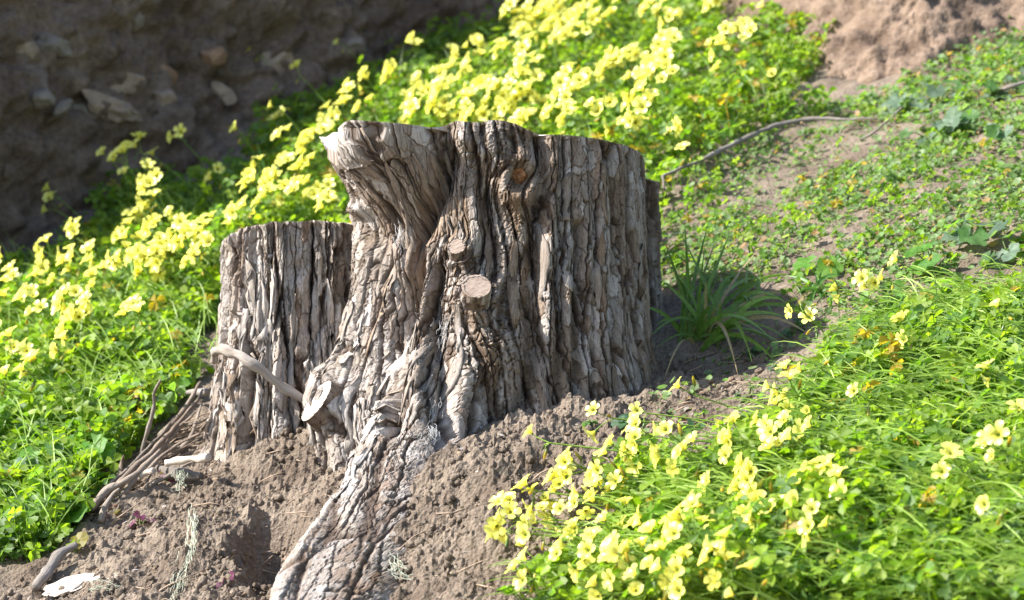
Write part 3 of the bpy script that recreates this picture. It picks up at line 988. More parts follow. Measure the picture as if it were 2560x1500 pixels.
TWIGS = [((355, 1150), (372, 1050), (385, 1000), (402, 950), .004, 'upright kinked twig standing free against the green left of the heap'),
         ((232, 1268), (300, 1205), (400, 1110), (492, 1000), .006, 'longest brown twig running the whole length of the heap'),
         ((225, 1275), (270, 1225), (330, 1190), (400, 1128), .0075, 'thickest dark twig at the low end of the heap'),
         ((300, 1240), (370, 1165), (430, 1090), (490, 1030), .0045, 'slim twig lying just under the longest one'),
         ((330, 1180), (400, 1115), (450, 1065), (480, 1040), .004, 'slender twig in the middle of the heap'),
         ((345, 1200), (400, 1150), (450, 1110), (500, 1085), .004, 'pale twig low in the heap near the log'),
         ((360, 1225), (420, 1190), (470, 1160), (505, 1150), .003, 'thin twig lying over the short grey log'),
         ((300, 1195), (303, 1170), (305, 1150), (308, 1138), .004, 'short upright twig stub at the low left of the heap'),
         ((400, 1090), (440, 1050), (470, 1010), (500, 955), .0055, 'smooth tan twig leaning on the stump foot'),
         ((420, 1100), (455, 1060), (485, 1020), (508, 975), .0045, 'rough grey twig leaning beside the smooth tan one'),
         ((250, 1300), (262, 1270), (280, 1240), (300, 1222), .0045, 'short forked twig by the purple leaves'),
         ((410, 1075), (430, 1062), (470, 1055), (500, 1050), .0022, 'hair-thin twig lying level across the heap'),
         ((440, 1130), (470, 1100), (490, 1060), (505, 1010), .004, 'reddish twig tucked against the stump bark'),
         ((270, 1215), (340, 1150), (390, 1100), (440, 1040), .0032, 'thin dark twig along the grassy side of the heap')]
for k, (a_, b_, c_, d_, r, lab) in enumerate(TWIGS):
    pts = [at(*q, up=.012 + .012 * j + .006 * (k % 3)) for j, q in enumerate((a_, b_, c_, d_))]
    if k == 0:
        base = at(355, 1150, .01); dep = base[1] - CAMY
        pts = [px3(u, v, dep - .02 * j) for j, (u, v) in enumerate(((355, 1150), (365, 1090), (384, 1020), (386, 985), (402, 950)))]
    stick('twig', pts, [r, r * .95, r * .7, r * .45], lab, 'twig', 'dry twigs heaped at the foot of the furrowed stump', lerp(GREY, BROWN, .25 + .6 * ((k * 37) % 10) / 10) * 1.0, 20 + k, 30, 7)
rr = np.random.default_rng(5)
Vs, Fs, o_ = [], [], 0
for k in range(220):                                    # the small broken stuff under the heap and on the soil
    if k < 90:
        f = rr.uniform(); u, v = 270 + 230 * f + rr.normal() * 14, 1235 - 190 * f + rr.normal() * 22 + 20
        ang = rr.normal() * .35 + .75
    else:
        u, v = rr.uniform(60, 1500), rr.uniform(1120, 1500); ang = rr.uniform(0, 6.3)
        if k > 180:
            u, v = rr.uniform(1660, 1980), rr.uniform(830, 1090)
    p = on_ground(u, v, .006)
    if p is None:
        continue
    L = rr.uniform(.012, .05) * (1.6 if k < 90 else 1)
    e = np.array([math.cos(ang), .5 * math.sin(ang), 0]); e[2] = SX * e[0] + SY * e[1] + rr.normal() * .15
    V, F = tube(np.stack([p - e * L, p + rr.normal(size=3) * L * .12, p + e * L]), [.0008, .0014, .0007], 4, True)
    Vs.append(V); Fs.append((F[0] + o_, F[1] + o_)); o_ += len(V)
lit = mesh_obj('twig_litter', np.vstack(Vs), [np.vstack([f[0] for f in Fs]), np.vstack([f[1] for f in Fs])], M_TWIG)
tag(lit, kind='stuff')

# rotten white wood flakes at the lower left
for k, (u, v, w, lab) in enumerate([(175, 1462, 62, 'larger bleached flake of rotten wood on the soil at the lower left'),
                                    (280, 1455, 30, 'smaller bleached flake of rotten wood on the soil, right of the larger')]):
    p = at(u, v, .008)
    V, F = icos(3)
    d = (p[1] - CAMY) / FPX
    W = V * np.array([w * d, w * d * .8, .006]) * (1 + .35 * fbm(V * 2.5 + k, 3, 90 + k))[:, None]
    W[:, 2] += SX * W[:, 0] + SY * W[:, 1]
    tag(mesh_obj('wood_flake', W, F, M_STICK, None, False, None, None, p), lab, 'wood', 'bleached wood flakes')

# ------------------------------------------------------------------ crumbs of soil
def crumbs():
    V0, F0 = icos(1)
    r = np.random.default_rng(9)
    n = 24000
    x = r.uniform(-.85, .5, n); y = r.uniform(-1.0, .08, n)
    k = np.exp(-((x + .18) / .55) ** 4 - ((y + .40) / .5) ** 4)
    cl = fbm(np.stack([x * 9, y * 9, x * 0], -1), 2, 4)
    keep = (r.uniform(size=n) < k * np.clip(.55 + 1.2 * cl, .08, 1))
    x, y = x[keep], y[keep]
    n = len(x)
    s = .0014 + .0075 * r.uniform(size=n) ** 5
    z = ground_h(x, y) + s * .3 + .004
    jit = 1 + .55 * noise3(V0[None] * 1.3 + r.uniform(0, 90, (n, 1, 3)), 5)
    sc = s[:, None] * r.uniform(.6, 1.25, (n, 3))
    W = V0[None] * jit[..., None] * sc[:, None, :] + np.stack([x, y, z], -1)[:, None]
    F = (F0[None] + (np.arange(n) * len(V0))[:, None, None]).reshape(-1, 3)
    tag(mesh_obj('soil_crumbs', W.reshape(-1, 3), F, M_SOIL, None, True), kind='stuff')
crumbs()

def chips():
    """bark crumbs, chips and little stones lying on the bare soil"""
    V0, F0 = icos(1)
    r = np.random.default_rng(19)
    n = 620
    x = r.uniform(-.75, .42, n); y = r.uniform(-.95, .05, n)
    kp = (np.hypot((x + .15) / .6, (y + .3) / .6) < 1)
    x, y = x[kp], y[kp]; n = len(x)
    s = .0025 + .0075 * r.uniform(size=n) ** 3
    sc = np.stack([s * r.uniform(.5, 1.3, n), s * r.uniform(.35, .8, n), s * r.uniform(.12, .5, n)], -1)
    jit = 1 + .5 * noise3(V0[None] * 1.5 + r.uniform(0, 90, (n, 1, 3)), 5)
    nr = np.stack([-SX + r.normal(size=n) * .3, -SY + r.normal(size=n) * .3, np.ones(n)], -1)
    z = unit_rows(nr); a = unit_rows(np.cross(np.stack([np.cos(r.uniform(0, 6, n)), np.sin(r.uniform(0, 6, n)), 0 * x], -1), z)); b = np.cross(z, a)
    W = V0[None] * jit[..., None] * sc[:, None]
    W = W[..., :1] * a[:, None] + W[..., 1:2] * b[:, None] + W[..., 2:] * z[:, None] + np.stack([x, y, ground_h(x, y) + .007], -1)[:, None]
    F = (F0[None] + (np.arange(n) * len(V0))[:, None, None]).reshape(-1, 3)
    c = np.where(r.uniform(size=n)[:, None] < .35, GREY, BROWN) * r.uniform(.6, 1.3, (n, 1))
    tag(mesh_obj('bark_chips', W.reshape(-1, 3), F, M_BARK, None, False, np.repeat(c, len(V0), 0), W.reshape(-1, 3)), kind='stuff')
chips()

# ------------------------------------------------------------------ leaves
def rot_to(nrm, spin):
    """(n,3,3) frames: third column nrm, spun about it"""
    z = unit_rows(nrm)
    a = np.where(np.abs(z[:, 2:3]) < .95, np.array([[0, 0, 1.]]), np.array([[1., 0, 0]]))
    x = unit_rows(np.cross(a, z)); y = np.cross(z, x)
    c, s = np.cos(spin)[:, None], np.sin(spin)[:, None]
    return np.stack([x * c + y * s, y * c - x * s, z], -1)

def clover_template(fold=.35, droop=.25):
    """three heart-shaped leaflets, folded along their midribs; unit radius"""
    half = [(.42, .46), (.53, .86), (.22, 1.03)]
    V, F = [], []
    for k in range(3):
        a = k * 2 * np.pi / 3 + np.pi / 2
        ca, sa = math.cos(a), math.sin(a)
        b = len(V)
        for x, y in [(0, 0)] + half + [(-x, y) for x, y in half] + [(0, .84)]:
            V.append((y * ca - x * sa, y * sa + x * ca, abs(x) * fold - droop * y * y))
        for p in ((0, 1, 2), (0, 2, 3), (0, 3, 7), (0, 5, 4), (0, 6, 5), (0, 7, 6)):
            F.append(tuple(b + i for i in p))
    return np.array(V), np.array(F)

def round_template():
    a = np.linspace(0, 2 * np.pi, 7)[:-1]
    V = np.vstack([[0, .5, .0], np.stack([.5 * np.cos(a), .5 + .5 * np.sin(a), .10 + 0 * a], -1)])
    F = np.array([(0, 1 + i, 1 + (i + 1) % 6) for i in range(6)])
    return V, F

def batch(T, pos, R, scale, col):
    V0, F0 = T
    n = len(pos)
    V = np.einsum('nij,vj->nvi', R, V0) * scale[:, None, None] + pos[:, None]
    F = (F0[None] + (np.arange(n) * len(V0))[:, None, None]).reshape(-1, F0.shape[1])
    C = np.repeat(col[:, None], len(V0), 1)
    return V.reshape(-1, 3), F, C.reshape(-1, 3)

def stems(p0, p1, rad, col, bow=.25, seg=2):
    """thin three-sided stalks from p0 to p1, bowed upward"""
    n = len(p0)
    t = np.linspace(0, 1, seg + 1)
    up = np.array([0, 0, 1.])
    L = np.linalg.norm(p1 - p0, axis=1)
    C = p0[:, None] + (p1 - p0)[:, None] * t[None, :, None] + (bow * L)[:, None, None] * (t * (1 - t) * 1.6)[None, :, None] * up
    d = unit_rows(p1 - p0)
    a = unit_rows(np.cross(d, np.array([.3, 1, .2]))); b = np.cross(d, a)
    ang = np.arange(3) * 2 * np.pi / 3
    off = (np.cos(ang)[None, :, None] * a[:, None] + np.sin(ang)[None, :, None] * b[:, None])
    r = np.broadcast_to(rad, (n,))
    V = C[:, :, None] + off[:, None] * r[:, None, None, None]
    m = (seg + 1) * 3
    F0 = grid_faces(seg + 1, 3, True)
    F = (F0[None] + (np.arange(n) * m)[:, None, None]).reshape(-1, 4)
    return V.reshape(-1, 3), F, np.repeat(col, m, 0)

def scatter_region(poly, n, rng, bbox=None):
    """ground points whose place in the photograph falls inside the outline"""
    us = [p[0] for p in poly]; vs = [p[1] for p in poly]
    c = [on_ground(u, min(max(v, -40), 1560)) for u, v in zip(us, vs)]
    c = np.array([q for q in c if q is not None])
    lo, hi = c.min(0) - .05, c.max(0) + .05
    x = rng.uniform(lo[0], hi[0], n); y = rng.uniform(lo[1], hi[1], n)
    z = ground_h(x, y)
    u, v = pix(x, y, z)
    m = inpoly(u, v, poly)
    return x[m], y[m], z[m], u[m], v[m]

def in_stump(x, y):
    return ((((x - .02) / .285) ** 2 + ((y - .0) / .25) ** 2) < 1) | ((((x - LX(738)) / .16) ** 2 + ((y - .09) / .15) ** 2) < 1) \
        | ((((x - RX(1540)) / .10) ** 2 + ((y - .25) / .11) ** 2) < 1)

GREENS = np.array([[.145, .23, .018], [.17, .255, .022], [.095, .18, .018], [.20, .28, .03], [.105, .185, .045]])

def leaf_cover(name, poly, n, size, height, seed, gaps=.25, holes=(), lean=(-.35, -.25), stem_rad=.0008, tilt=.45, gloss=None):
    rng = np.random.default_rng(seed)
    x, y, z, u, v = scatter_region(poly, n, rng)
    g = fbm(np.stack([x * 5.5, y * 5.5, x * 0], -1), 3, seed)
    keep = (g > -.9 + 1.1 * gaps * 2 + rng.normal(size=len(x)) * .12 - .35) & ~in_stump(x, y)
    for hp in holes:
        keep &= ~(inpoly(u, v, hp) & (rng.uniform(size=len(x)) > .08))
    x, y, z = x[keep], y[keep], z[keep]
    n = len(x)
    hgt = height * rng.uniform(.25, 1.3, n) * (1 + .6 * np.clip(g[keep], -.6, .6))
    p0 = np.stack([x, y, z - .004], -1)
    off = rng.normal(size=(n, 2)) * .35
    p1 = p0 + np.stack([(off[:, 0] + lean[0] * .6) * hgt, (off[:, 1] + lean[1] * .3) * hgt, hgt], -1)
    nrm = np.stack([lean[0] + rng.normal(size=n) * tilt, lean[1] + rng.normal(size=n) * tilt, np.full(n, .8)], -1)
    R = rot_to(nrm, rng.uniform(0, 6.28, n))
    col = GREENS[rng.integers(0, 5, n)] * rng.uniform(.75, 1.25, (n, 1))
    yl = rng.uniform(size=n) < .028
    col[yl] = np.array([.30, .22, .03])
    sc = size * rng.uniform(.65, 1.3, n)
    var = rng.integers(0, 3, n)
    Vs, F3, Cs, b = [], [], [], 0
    for k, T in enumerate((clover_template(.45, .35), clover_template(.15, .12), clover_template(.8, .55))):
        m = var == k
        V, F, C = batch(T, p1[m], R[m], sc[m], col[m])
        Vs.append(V); F3.append(F + b); Cs.append(C); b += len(V)
    V, F4, C = stems(p0, p1, stem_rad, col * np.array([1.25, 1.15, 1.0]))
    o = mesh_obj(name, np.vstack(Vs + [V]), [np.vstack(F3), F4 + b], M_LEAF, None, False, np.vstack(Cs + [C]))
    tag(o, kind='stuff')
    return o

P_LEFT = [(-330, 800), (100, 705), (300, 665), (430, 590), (560, 560), (560, 905), (480, 985), (400, 1080), (330, 1150), (250, 1235), (200, 1330), (110, 1405), (0, 1420), (-330, 1480)]
P_BACK = [(540, 590), (640, 520), (760, 430), (860, 300), (960, 270), (1110, 240), (1230, 190), (1290, 110), (1300, -60), (1790, -60), (1800, 50), (1850, 170), (1940, 265),
          (2110, 285), (1900, 330), (1780, 430), (1640, 560), (1640, 720), (540, 720)]
P_SHADE = [(250, 560), (240, 430), (330, 400), (440, 440), (470, 490), (600, 470), (640, 400), (700, 300), (790, 270), (960, 200), (1070, 120), (1250, 90), (1290, 110), (1230, 190), (1110, 240), (960, 270),
           (860, 300), (760, 430), (640, 520), (560, 560), (430, 590), (330, 650), (210, 650), (140, 610)]
P_CLUMP = [(1870, 130), (1910, 85), (1990, 75), (2045, 110), (2055, 165), (2020, 205), (1950, 225), (1890, 210)]
P_MID = [(1640, 600), (1760, 450), (1900, 330), (2080, 270), (2250, 245), (2400, 180), (2600, 110), (2850, 60), (2850, 760), (2600, 830), (2320, 870), (2120, 890), (2010, 830), (1960, 730), (1640, 730)]
P_BARE = [(1800, 520), (1850, 440), (1950, 345), (2080, 300), (2230, 300), (2260, 370), (2150, 420), (2000, 470), (1920, 540)]
P_FRONT = [(2065, 1010), (2150, 925), (2230, 850), (2350, 820), (2600, 770), (2850, 730), (2850, 1590), (1330, 1590), (1420, 1480), (1560, 1400), (1680, 1330), (1700, 1240), (1770, 1235), (1860, 1180), (1970, 1120), (2020, 1060)]
leaf_cover('clover_cover', P_LEFT, 15500, .0165, .055, 301, .16, [[(640, 0), (641, 0), (641, 1)], [(455, 880), (560, 800), (560, 960), (500, 985)], [(255, 1010), (340, 1015), (330, 1075), (260, 1060)]])
leaf_cover('clover_cover', P_BACK, 16000, .0155, .07, 302, .10)
leaf_cover('clover_cover', P_SHADE, 5200, .015, .06, 303, .32)
leaf_cover('clover_cover', P_CLUMP, 1100, .014, .06, 304, .05)
leaf_cover('clover_cover', P_FRONT, 18500, .0150, .060, 305, .12, [[(2470, 1440), (2600, 1440), (2600, 1560), (2400, 1560)]], stem_rad=.0009)
leaf_cover('clover_cover', [(1500, 1200), (1700, 1150), (1760, 1250), (1600, 1420), (1430, 1500), (1400, 1440), (1560, 1330)], 900, .013, .04, 306, .4)

def creeping_cover(name, poly, n, seed, size, holes, dens=.4):
    """low small-leaved ground cover with soil showing through"""
    rng = np.random.default_rng(seed)
    x, y, z, u, v = scatter_region(poly, n, rng)
    g = fbm(np.stack([x * 7, y * 7, x * 0], -1), 4, seed)
    keep = (g > dens - .55 + rng.normal(size=len(x)) * .22) & ~in_stump(x, y)
    for hp in holes:
        keep &= ~(inpoly(u, v, hp) & (rng.uniform(size=len(x)) > .32))
    x, y, z = x[keep], y[keep], z[keep]
    n = len(x)
    up = rng.uniform(.003, .022, n)
    pos = np.stack([x, y, z + up], -1)
    nrm = np.stack([-.25 + rng.normal(size=n) * .5, -.35 + rng.normal(size=n) * .45, np.full(n, .8)], -1)
    R = rot_to(nrm, rng.uniform(0, 6.28, n))
    base = np.array([[.14, .22, .08], [.12, .22, .04], [.17, .23, .115], [.10, .17, .05]])
    col = base[rng.integers(0, 4, n)] * rng.uniform(.75, 1.3, (n, 1))
    dry = rng.uniform(size=n) < .07
    col[dry] = np.array([.30, .19, .09]) * rng.uniform(.6, 1.2, (dry.sum(), 1))
    sc = size * (.55 + 1.3 * rng.uniform(size=n) ** 3)
    V, F, C = batch(round_template(), pos, R, sc, col)
    tag(mesh_obj(name, V, F, M_LEAF, None, False, C), kind='stuff')

creeping_cover('creeping_weeds', P_MID, 38000, 311, .0105, [P_BARE], .50)
creeping_cover('creeping_weeds', [(2020, 290), (2200, 230), (2420, 120), (2600, 20), (2600, 160), (2300, 250)], 5000, 312, .012, [], .40)
creeping_cover('creeping_weeds', P_BARE, 1500, 315, .008, [], .55)
creeping_cover('creeping_weeds', [(1640, 930), (1960, 820), (2120, 900), (1900, 1080), (1600, 1100)], 1500, 313, .010, [], .75)
creeping_cover('creeping_weeds', [(300, 1050), (480, 960), (440, 1060), (330, 1150)], 900, 314, .013, [], .35)

def scattered_clovers(name, poly, n, seed, size):
    leaf_cover(name, poly, n, size, .028, seed, .30, [P_BARE])
scattered_clovers('clover_cover', P_MID, 2400, 321, .0105)

# ------------------------------------------------------------------ grass
def blade(base, tip, width, bow, n=9, twist=.5, seed=0):
    """one grass blade: a tapering folded strip that arches from base to tip"""
    t = np.linspace(0, 1, n)
    b, e = np.asarray(base), np.asarray(tip)
    C = b + (e - b) * t[:, None]
    L = np.linalg.norm(e - b)
    C[:, 2] += bow * L * (t * (1 - t) * 3.2) * (1 - .25 * t)
    T = np.gradient(C, axis=0); T = unit_rows(T)
    side = np.cross(T, np.array([math.sin(seed * 1.7) * .6, -1, .35])); side = unit_rows(side)
    nn = np.cross(side, T)
    a = twist * t[:, None]
    s2 = side * np.cos(a) + nn * np.sin(a)
    w = width * np.clip(np.minimum(t * 4 + .45, 1) * (1 - t ** 2.6), .02, 1)[:, None]
    k = nn * w * .35
    V = np.stack([C - s2 * w + k, C, C + s2 * w + k], 1).reshape(-1, 3)
    return V, grid_faces(n, 3)

def grass_tuft(u, v, specs, label, seed, hue=(.125, .21, .04)):
    p = on_ground(u, v)
    d = p[1] - CAMY
    root = empty('grass_tuft', p)
    tag(root, label, 'grass', 'tufts of long grass by the stumps')
    rng = np.random.default_rng(seed)
    for k in range(int(len(specs) * .6)):               # younger and withered blades between the long ones
        tu, tv, dd, w, bow = specs[int(rng.integers(len(specs)))]
        f = rng.uniform(.35, .95)
        specs = specs + [(u + (tu - u) * f + rng.normal() * 55, v + (tv - v) * f + rng.normal() * 30, dd + rng.normal() * .05, w * rng.uniform(.5, .9), bow + rng.uniform(-.05, .15))]
    for k, (tu, tv, dd, w, bow) in enumerate(specs):
        e = px3(tu, tv, d + dd) - p
        b = np.array([rng.normal() * .020, rng.normal() * .018, 0]); b[2] = SX * b[0] + SY * b[1] - .006
        V, F = blade(b, e, w * 1.05, bow, 12, rng.uniform(-.6, .6), k + seed)
        c = np.array(hue) * rng.uniform(.8, 1.35) if rng.uniform() > .10 else np.array([.32, .25, .13])
        mesh_obj('blade', V, F, M_GRASS, root, True, np.repeat(c[None], len(V), 0))

grass_tuft(1742, 852, [(1690, 560, 0, .0035, .05), (1712, 555, .05, .004, .05), (1762, 610, .02, .0035, .04), (1828, 575, .1, .0048, .03), (1845, 690, .08, .004, .35), (1790, 600, .12, .003, .05),
                       (1960, 750, -.05, .0048, .35), (1980, 800, -.10, .005, .30), (1940, 860, -.16, .005, .33), (1925, 820, .02, .0045, .28), (2010, 765, .08, .0042, .30), (1890, 690, .2, .004, .2),
                       (1640, 815, -.08, .0035, .20), (1660, 950, -.22, .0035, .25), (1610, 860, -.12, .003, .3), (1650, 700, -.02, .004, .15), (1880, 905, -.24, .004, .3), (1720, 650, .12, .0035, .1),
                       (1700, 720, .02, .003, .05), (1810, 780, -.1, .004, .4), (1765, 700, -.05, .0035, .1), (1930, 700, .25, .004, .2), (1985, 880, -.15, .0035, .2), (2060, 745, .10, .004, .25), (2085, 805, -.05, .0042, .28), (2040, 850, -.12, .004, .3), (2000, 690, .2, .004, .2), (1590, 770, -.05, .0035, .25), (1900, 620, .15, .0038, .1), (1770, 560, .06, .004, .03), (1660, 600, .0, .0035, .06), (1960, 930, -.2, .004, .3), (1845, 940, -.25, .0035, .3)],
           'large dark green grass tuft in the shade right of the tall stump', 1)
grass_tuft(1830, 770, [(1900, 690, .05, .004, .3), (1960, 705, .02, .0042, .3), (2000, 790, -.1, .0042, .3), (1950, 830, -.15, .004, .25), (1800, 690, .1, .003, .1), (1870, 650, .12, .0033, .1), (2020, 760, .05, .003, .2), (1905, 805, -.12, .004, .35)],
           'drooping grass tuft just beyond the large shaded one', 2)
grass_tuft(2045, 745, [(2030, 665, .03, .003, .1), (2060, 670, .05, .003, .1), (2105, 690, .02, .004, .35), (2130, 810, -.1, .004, .3), (1960, 690, .06, .0035, .2), (1985, 740, -.03, .003, .3), (2080, 770, -.08, .0035, .4), (2120, 730, .03, .003, .3), (2010, 700, .08, .003, .05)],
           'small sunlit grass tuft between the shaded tuft and yellow flowers', 3, (.09, .19, .04))
grass_tuft(690, 560, [(640, 350, .05, .003, .03), (560, 505, -.05, .004, .25), (780, 500, 0, .003, .3), (720, 420, .1, .003, .1)],
           'few tall grass blades among the flowers behind the furrowed stump', 4, (.08, .18, .05))
def loose_grass(name, poly, n, seed, L, w, ang, spread, lift, hue, rise=0.0):
    rng = np.random.default_rng(seed)
    x, y, z, u, v = scatter_region(poly, n, rng)
    k = ~in_stump(x, y)
    x, y, z = x[k], y[k], z[k]
    Vs, F, C, b = [], [], [], 0
    for i in range(len(x)):
        l = L * rng.uniform(.5, 1.3); a = ang + rng.normal() * spread
        e = np.array([math.cos(a) * l, math.sin(a) * l * .7, 0]); e[2] = SX * e[0] + SY * e[1] + lift * l * rng.uniform(.1, 1.2)
        p = np.array([x[i], y[i], z[i] + .004 + rise * rng.uniform(0, 1)])
        V, f = blade(p, p + e, w * rng.uniform(.6, 1.3), rng.uniform(.05, .35), 6, rng.uniform(-.5, .5), i)
        Vs.append(V); F.append(f + b); b += len(V)
        C.append(np.repeat((np.array(hue) * rng.uniform(.7, 1.35))[None], len(V), 0))
    tag(mesh_obj(name, np.vstack(Vs), np.vstack(F), M_GRASS, None, True, np.vstack(C)), kind='stuff')

loose_grass('loose_grass', P_FRONT, 9500, 331, .085, .0011, math.pi, .5, .5, (.26, .37, .065), .065)
loose_grass('loose_grass', P_LEFT, 4800, 332, .08, .0012, math.pi * .85, .9, .9, (.23, .34, .06), .04)
loose_grass('loose_grass', P_BACK, 2600, 336, .10, .0012, math.pi * .9, .8, 1.1, (.17, .28, .05))
loose_grass('loose_grass', P_MID, 1200, 333, .03, .0008, 0, 3, .6, (.13, .19, .07))
loose_grass('dry_grass', P_MID, 900, 334, .028, .0006, 0, 3, .25, (.30, .22, .13))
loose_grass('dry_grass', [(600, 1120), (1500, 1080), (1650, 1150), (1400, 1560), (100, 1560), (300, 1250)], 500, 335, .022, .0005, 0, 3, .3, (.30, .22, .14))

# ------------------------------------------------------------------ broad-leaved weeds
def broad_leaf(seed, lobes=7, depth=.12, cup=.25):
    """a rounded, shallowly lobed blade with a notch at its stalk; unit radius, stalk at the origin"""
    n = 28
    a = np.linspace(-np.pi * .88, np.pi * .88, n)
    rng = np.random.default_rng(seed)
    r = (1 + depth * np.cos(a * lobes) + .05 * rng.normal(size=n)) * (.9 + .12 * np.cos(a))
    V = [(0, 0, 0)]
    for k in (.5, 1.0):
        for i in range(n):
            x, y = r[i] * k * math.sin(a[i]), r[i] * k * math.cos(a[i])
            V.append((x, y, cup * k * k * .5 + .08 * k * math.sin(a[i] * lobes * .5 + seed) - .12 * k * k * y))
    F3 = np.array([(0, 1 + i + 1, 1 + i) for i in range(n - 1)])
    F4 = np.array([(1 + i, 1 + i + 1, 1 + n + i + 1, 1 + n + i) for i in range(n - 1)])
    return np.array(V), [F3, F4]

def weed(name, u, v, count, size, spread, label, seed, cols, group=None, cat='weed', tilt=.5, hgt=.04, p=None):
    p = on_ground(u, v) if p is None else p
    if p is None:
        return
    root = empty(name, p)
    tag(root, label, cat, group)
    rng = np.random.default_rng(seed)
    sv, sf, b = [], [], 0
    for k in range(count):
        a = rng.uniform(0, 6.28) if count > 3 else k * 2.3 + seed
        r = spread * math.sqrt(rng.uniform(.05, 1))
        s = size * rng.uniform(.55, 1.15)
        top = np.array([math.cos(a) * r, math.sin(a) * r * .8, 0]); top[2] = SX * top[0] + SY * top[1] + hgt * rng.uniform(.3, 1.2)
        out = np.array([math.cos(a), math.sin(a), 0])
        nrm = unit(np.array([-.28, -.35, .8]) + out * .25 + rng.normal(size=3) * tilt * .5)
        fr = frame(nrm, np.cross(out, nrm))
        V, F = broad_leaf(seed * 31 + k, int(rng.integers(5, 9)), rng.uniform(.06, .16))
        c = np.array(cols[k % len(cols)]) * rng.uniform(.8, 1.2)
        mesh_obj('leaf', (V * s) @ fr.T + top, F, M_LEAF, root, True, np.repeat(c[None], len(V), 0))
        T, G = tube(spline([np.zeros(3) - [0, 0, .006], top * .5 + [0, 0, .006], top], 6), [.0012, .001, .0009], 4, False)
        sv.append(T); sf.append(G[0] + b); b += len(T)
    V = np.vstack(sv)
    mesh_obj('stalk', V, np.vstack(sf), M_STEM, root, True, np.repeat(np.array([[.12, .17, .05]]), len(V), 0))

GG = [(.12, .18, .12), (.085, .17, .05), (.14, .20, .13)]
BG = [(.10, .23, .03), (.085, .19, .04), (.13, .26, .04)]
MW = 'grey-green mallow weeds on the right slope'
for k, (u, v, c, s, sp, lab) in enumerate([
    (2270, 285, 9, .022, .05, 'grey-green weed at the tip of the long grey-brown branch'),
    (2345, 270, 9, .020, .06, 'grey-green weed just right of the one at the branch tip'),
    (2330, 355, 12, .024, .07, 'bushy grey-green weed on the slope below the branch tip, with dark gaps'),
    (2425, 330, 10, .024, .06, 'broad grey-green weed right of the bushy one'),
    (2455, 265, 9, .020, .06, 'pale weed under the sunny bank near the right edge'),
    (2535, 240, 8, .018, .05, 'weed at the right edge below the two brick-red stones'),
    (2525, 345, 9, .022, .06, 'weed at the right edge beside the broad grey-green one'),
    (2430, 620, 7, .026, .05, 'weed with flat round leaves midway down the right slope'),
    (2525, 655, 8, .028, .06, 'large-leaved pale weed at the right edge, midway down the slope'),
    (2335, 690, 5, .024, .04, 'upright bright weed above the leaning yellow flowers'),
    (2070, 690, 4, .022, .04, 'flat grey-green weed behind the small sunlit grass tuft'),
    (2300, 790, 5, .022, .05, 'weed with a pale curled leaf right of the leaning yellow flowers'),
    (2430, 790, 5, .020, .05, 'sparse weed near the grey stick at the right edge')]):
    weed('mallow_weed', u, v, c, s, sp, lab, 400 + k, GG if k < 9 else BG, MW)
for k, (u, v, c, s, sp, lab) in enumerate([
    (45, 1230, 10, .022, .05, 'topmost leafy weed at the lower left edge'),
    (130, 1195, 9, .022, .05, 'leafy grey-green weed just right of the topmost at the left edge'),
    (232, 1190, 6, .024, .035, 'bright lime-green weed standing over the low end of the twig heap'),
    (60, 1320, 10, .022, .05, 'grey-green weed in the lower left corner, above the bare soil'),
    (140, 1290, 9, .022, .045, 'dense weed left of the lowest bright leaves'),
    (195, 1325, 5, .024, .03, 'lowest weed with two large lime leaves at the soil edge'),
    (10, 1390, 8, .020, .05, 'weed cut off by the left edge, lowest of all'),
    (255, 1095, 6, .016, .04, 'small round-leaved weed in the clover above the twig heap'),
    (330, 1075, 7, .014, .04, 'blue-green round-leaved weed beside the upright kinked twig'),
    (425, 1020, 6, .014, .035, 'little round-leaved weed against the furrowed stump\'s foot')]):
    weed('broadleaf_weed', u, v, c, s, sp, lab, 430 + k, BG if k in (2, 5, 7, 9) else GG + BG, 'leafy weeds at the lower left', hgt=.05)
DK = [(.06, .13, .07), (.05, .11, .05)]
for k, (u, v, c, s, sp, lab) in enumerate([
    (1572, 1072, 2, .020, .015, 'single broad dark leaf at the tall stump\'s right foot'),
    (1738, 1080, 2, .018, .012, 'round dark leaf on shaded soil below the lone flower'),
    (1872, 895, 9, .007, .02, 'tiny rosette of dark leaves in the shaded hollow, upper'),
    (1955, 930, 8, .007, .025, 'tiny rosette at the right rim of the shaded hollow'),
    (1985, 835, 8, .008, .03, 'small dark leafy weed under the drooping grass blades'),
    (1900, 1060, 12, .008, .03, 'dark spreading rosette beside the lower flower stems'),
    (1870, 1000, 9, .007, .025, 'little dark weed between the spreading rosette and the hollow'),
    (1478, 1075, 8, .005, .012, 'tiny bright green sprig at the foot of the tall stump')]):
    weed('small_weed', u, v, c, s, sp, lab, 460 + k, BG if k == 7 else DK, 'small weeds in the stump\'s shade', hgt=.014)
PU = [(.16, .05, .11), (.20, .16, .04), (.13, .045, .09)]
for k, (u, v, c, s, sp, lab) in enumerate([
    (352, 1320, 4, .014, .016, 'purple-leaved seedling, biggest of those on the soil by the twigs'),
    (285, 1300, 3, .012, .016, 'seedling with a pink and a yellow leaf, left of the biggest purple one'),
    (415, 1205, 5, .010, .022, 'reddish seedling with yellow tips in front of the short grey log'),
    (572, 1462, 3, .011, .014, 'small purple and olive seedling near the bottom edge'),
    (190, 1390, 2, .016, .014, 'yellowing leaf pair over the thick brown stick')]):
    weed('purple_seedling', u, v, c, s, sp, lab, 480 + k, PU if k < 4 else [(.20, .17, .03), (.10, .15, .03)], 'discoloured seedlings on the soil', 'seedling', .9, .02)

